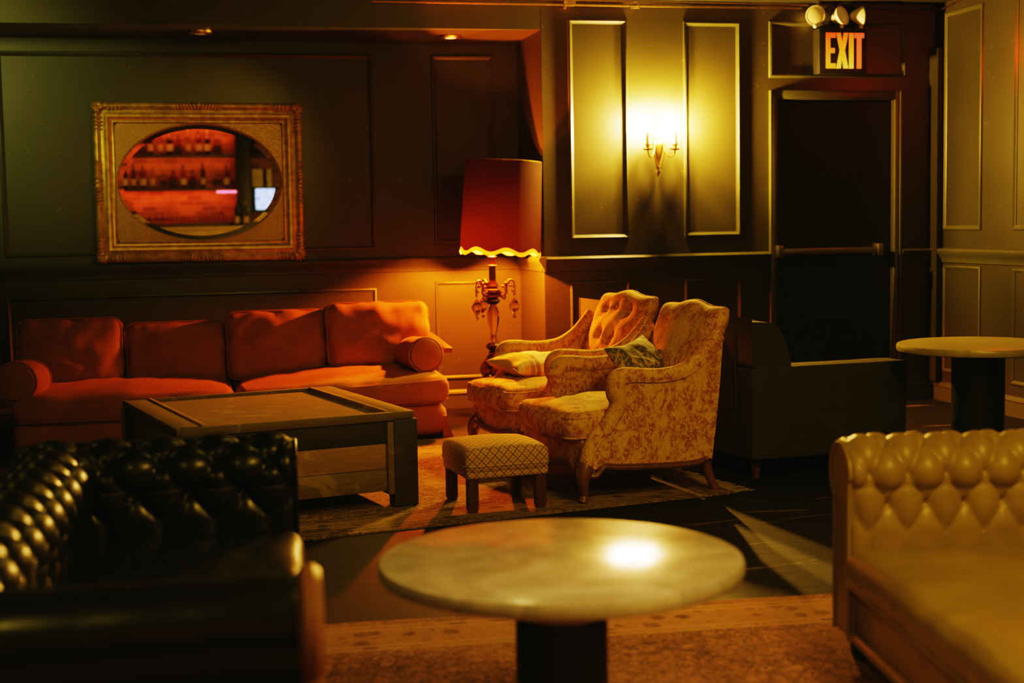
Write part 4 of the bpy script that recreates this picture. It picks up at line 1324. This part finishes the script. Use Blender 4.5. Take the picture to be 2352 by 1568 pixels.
for q, px in enumerate((307, 325, 345, 368, 390, 410, 433, 458, 478, 502)):
    put_bottle((0, 1, 2, 5, 3, 4, 5, 0, 3, 1)[q], barx(px), BY+.12, zs2, ords[q]+' bottle from left on upper bar shelf, seen in mirror', 'bottles on the upper bar shelf', 1.2)
for q, px in enumerate((592, 614)):
    put_bottle((4, 1)[q], barx(px), BY+.12, zs2, ords[q]+' bottle right of the bar post on upper shelf, seen in mirror', 'bottles right of the bar post', 1.2)
for q, px in enumerate((545, 567)):
    put_bottle((2, 5)[q], barx(px)*.955, -1.2, zb_, ('green', 'pale')[q]+' bottle standing on the bar counter, seen in mirror', 'bottles on the bar counter', 1.1)
# glasses
gg = glass('bar_glass', (.95, .9, .85))
tg = thing('tumbler', 'x', 'glass', (0, 0, 0))
part('bowl', lathe([(0, 0), (.03, 0), (.036, .11), (.034, .11), (.028, .008), (0, .008)], 16), gg, tg)
first = True; gl_names = 0
for q in range(14):
    o = tg if q == 0 else copy_tree(tg)
    o.location = (barx(385+q*10), BY+.14+.05*(q % 2), zc_+.0005)
    o['label'] = 'upright clear tumbler in the row on back bar, seen in mirror'; o['group'] = 'tumblers in a row on the back bar'
wg = thing('wine_glass', 'upturned wine glass on the left of back bar, seen in mirror', 'glass', (0, 0, 0), 0, 'upturned wine glasses on the back bar')
part('bowl', lathe([(.036, 0), (.044, .05), (.03, .085), (.004, .1), (.004, .16), (.034, .165), (.034, .168), (0, .168), (0, .1), (.026, .08), (.041, .05), (.034, 0)], 16), gg, wg)
for q in range(5):
    o = wg if q == 0 else copy_tree(wg)
    o.location = (barx(306+q*15), BY+.14, zc_+.0005)
t = thing('cash_register_screen', 'bright blue white till screen right of bar post, seen in mirror', 'screen', (barx(617), BY+.3, barz(485)))
k = NM('till_screen'); v = k.co(); f = k.step(k.noise(18, 2, 0, .5, k.map(v, (1, 1, 3))), .5, .54)
k.set(Base_Color=(.02, .02, .03), Emission_Color=k.mix(f, (.42, .62, 1.0), (.16, .2, .6)), Emission_Strength=5); M['till'] = k.m
part('casing', bx(-.19, .19, -.03, .0, 0, .33, .006), M['black'], t); part('display', bx(-.175, .175, .001, .004, .02, .31), M['till'], t); part('stand', bx(-.05, .05, -.1, -.03, zc_-barz(485)+.001, .1, .004), M['black'], t)
for q, (px, w_) in enumerate(((594, .15), (622, .07))):
    o = part('paper_box', bx(barx(px)-w_/2, barx(px)+w_/2, BY+.05, BY+.2, zs1+.0005, zs1+.26, .004), lab_m[0]); tag(o, ('wide', 'narrow')[q]+' cream paper carton on shelf right of bar post, seen in mirror', 'box')
# LED strips under the shelves
M['led'] = emit('red_led_strip', (1, .07, .03), 40)
M['ledp'] = emit('pink_led_strip', (1, .12, .30), 40)
o = thing('led_strip', 'row of bright pink light dots under middle shelf by bar post, seen in mirror', 'light strip', (barx(519), BY+.232, zs1-.052))
part('holder', bx(-.14, .14, -.006, .006, .0, .0065), M['black'], o)
for q in range(7):
    bm = bmesh.new(); ball(bm, (-.12+.04*q, 0, -.009), .009); part('diode', bm, M['ledp'], o)
# ------------------------------------------------------------------ lamps, with unseen fill lights added
def light(kind, name, loc, power, col, rot=(0, 0, 0), **k):
    d = bpy.data.lights.new(name, kind); d.energy = power; d.color = col
    for a, b in k.items(): setattr(d, a, b)
    o = bpy.data.objects.new(name, d); COL.objects.link(o); o.location = loc; o.rotation_euler = tuple(math.radians(q) for q in rot)
    return o
light('AREA', 'overhead_warm_lamp', (2.1, 1.6, 2.66), 120, (1, .58, .24), (12, 6, 0), shape='DISK', size=.8)
light('SPOT', 'seating_spot', (2.3, 3.6, 2.62), 230, (1, .56, .11), (40, 0, 5), spot_size=math.radians(75), spot_blend=.9, shadow_soft_size=.18)
light('SPOT', 'alcove_sheen_spot', (-1.9, 6.6, 2.62), 300, (.92, .93, .62), (82, 0, -14), spot_size=math.radians(44), spot_blend=.7, shadow_soft_size=.25)  # unseen spot added to give the upper left alcove wall its sheen
light('SPOT', 'marble_table_fill', (.8, 2.5, 2.66), 80, (1, .60, .46), (10, 0, 0), spot_size=math.radians(46), spot_blend=.8, shadow_soft_size=.12)  # unseen spot added to brighten the marble top and near rug
light('SPOT', 'green_sofa_fill', (-.35, 1.2, 2.66), 75, (1, .68, .14), (0, 0, 0), spot_size=math.radians(36), spot_blend=.9, shadow_soft_size=.1).rotation_euler = (V((1.9, 3.3, .25))-V((-.35, 1.2, 2.66))).to_track_quat('-Z', 'Y').to_euler()  # unseen spot added to light the green sofa's front and scroll
light('SPOT', 'crate_fill', (.1, 5.2, 2.66), 70, (1, .60, .13), (0, 0, 0), spot_size=math.radians(44), spot_blend=.9, shadow_soft_size=.1).rotation_euler = (V((.35, 6.5, .3))-V((.1, 5.2, 2.66))).to_track_quat('-Z', 'Y').to_euler()  # unseen spot added to lift the crate table
light('SPOT', 'mirror_fill_spot', (1.0, 6.4, 2.64), 150, (1, .66, .2), (71, 0, 16), spot_size=math.radians(34), spot_blend=.8, shadow_soft_size=.06)  # unseen spot added to warm the gilt frame and wall around it
light('POINT', 'red_exit_glow', (4.985, 7.80, 2.25), 15, (1, .05, .01), shadow_soft_size=.06)
for nm, z_, x0, x1, c_, p_ in (('middle', zs1, -1.6, .76, (1, .12, .07), 17), ('upper', zs2, -1.6, .76, (1, .16, .06), 8), ('top', ZC, -1.6, .76, (1, .14, .07), 14)):
    light('AREA', 'shelf_light', ((x0+x1)/2, BY+.225, z_-.055), p_, c_, (-68, 0, 0), shape='RECTANGLE', size=x1-x0, size_y=.03)
for q, (x_, y_, p_) in enumerate(((-1.4, 5.6, 5), (1.1, 5.2, 12), (3.9, 5.0, 6), (2.3, .9, 16), (-1.0, 1.4, 34))):
    light('POINT', 'fill_light', (x_, y_, 2.45), p_, (1, .72, .28), shadow_soft_size=.04)  # unseen points added as general ambient fill, no fixtures there
light('SPOT', 'bar_front_fill', (-1.35, .5, 2.6), 170, (1, .62, .3), (-56, 0, -38), spot_size=math.radians(50), spot_blend=.6, shadow_soft_size=.05)  # unseen spot added to brighten the bottles from the front
light('SPOT', 'bar_counter_fill', (-1.5, .6, 2.5), 420, (1, .70, .16), (-48, 0, -48), spot_size=math.radians(60), spot_blend=.8, shadow_soft_size=.1)  # unseen spot added from the room side to light the counter fascia

w = bpy.data.worlds.new('World'); S.world = w; w.use_nodes = True
w.node_tree.nodes['Background'].inputs[0].default_value = (.5, .6, .3, 1)
w.node_tree.nodes['Background'].inputs[1].default_value = .0

# ------------------------------------------------------------------ camera
F, CX, CY = 3267., 1176., 784.
yaw = math.radians(13); pit = math.atan((784-507)/F); rol = math.atan(.0175)
f0 = V((math.sin(yaw), math.cos(yaw), 0)); r0 = V((math.cos(yaw), -math.sin(yaw), 0)); zz = V((0, 0, 1))
fw = f0*math.cos(pit)-zz*math.sin(pit); up0 = r0.cross(fw)
Rr = r0*math.cos(rol)-up0*math.sin(rol); Uu = up0*math.cos(rol)+r0*math.sin(rol)
cd = bpy.data.cameras.new('camera'); cam = bpy.data.objects.new('camera', cd); COL.objects.link(cam)
mw = Matrix((( Rr.x, Uu.x, -fw.x, 0), (Rr.y, Uu.y, -fw.y, 0), (Rr.z, Uu.z, -fw.z, 1.28), (0, 0, 0, 1)))
cam.matrix_world = mw
cd.sensor_width = 36; cd.lens = F/2352*36; cd.clip_start = .05; cd.clip_end = 60
cd.dof.use_dof = True; cd.dof.focus_distance = 6.9; cd.dof.aperture_fstop = 2.0
S.camera = cam

S.view_settings.view_transform = 'Filmic'
S.view_settings.look = 'High Contrast'
S.view_settings.exposure = -0.75
S.view_settings.use_curve_mapping = True
cm = S.view_settings.curve_mapping
for ci, pts in ((0, [(0, .0056), (1, 1)]), (1, [(0, .0080), (1, .96)]), (2, [(0, .0050), (.22, .10), (1, .98)])):
    cv = cm.curves[ci]
    cv.points[0].location = pts[0]; cv.points[1].location = pts[-1]
    for p in pts[1:-1]: cv.points.new(*p)
cm.update()
try:
    S.cycles.use_denoising = True
    S.cycles.max_bounces = 8
    S.cycles.sample_clamp_indirect = 6
except Exception: pass
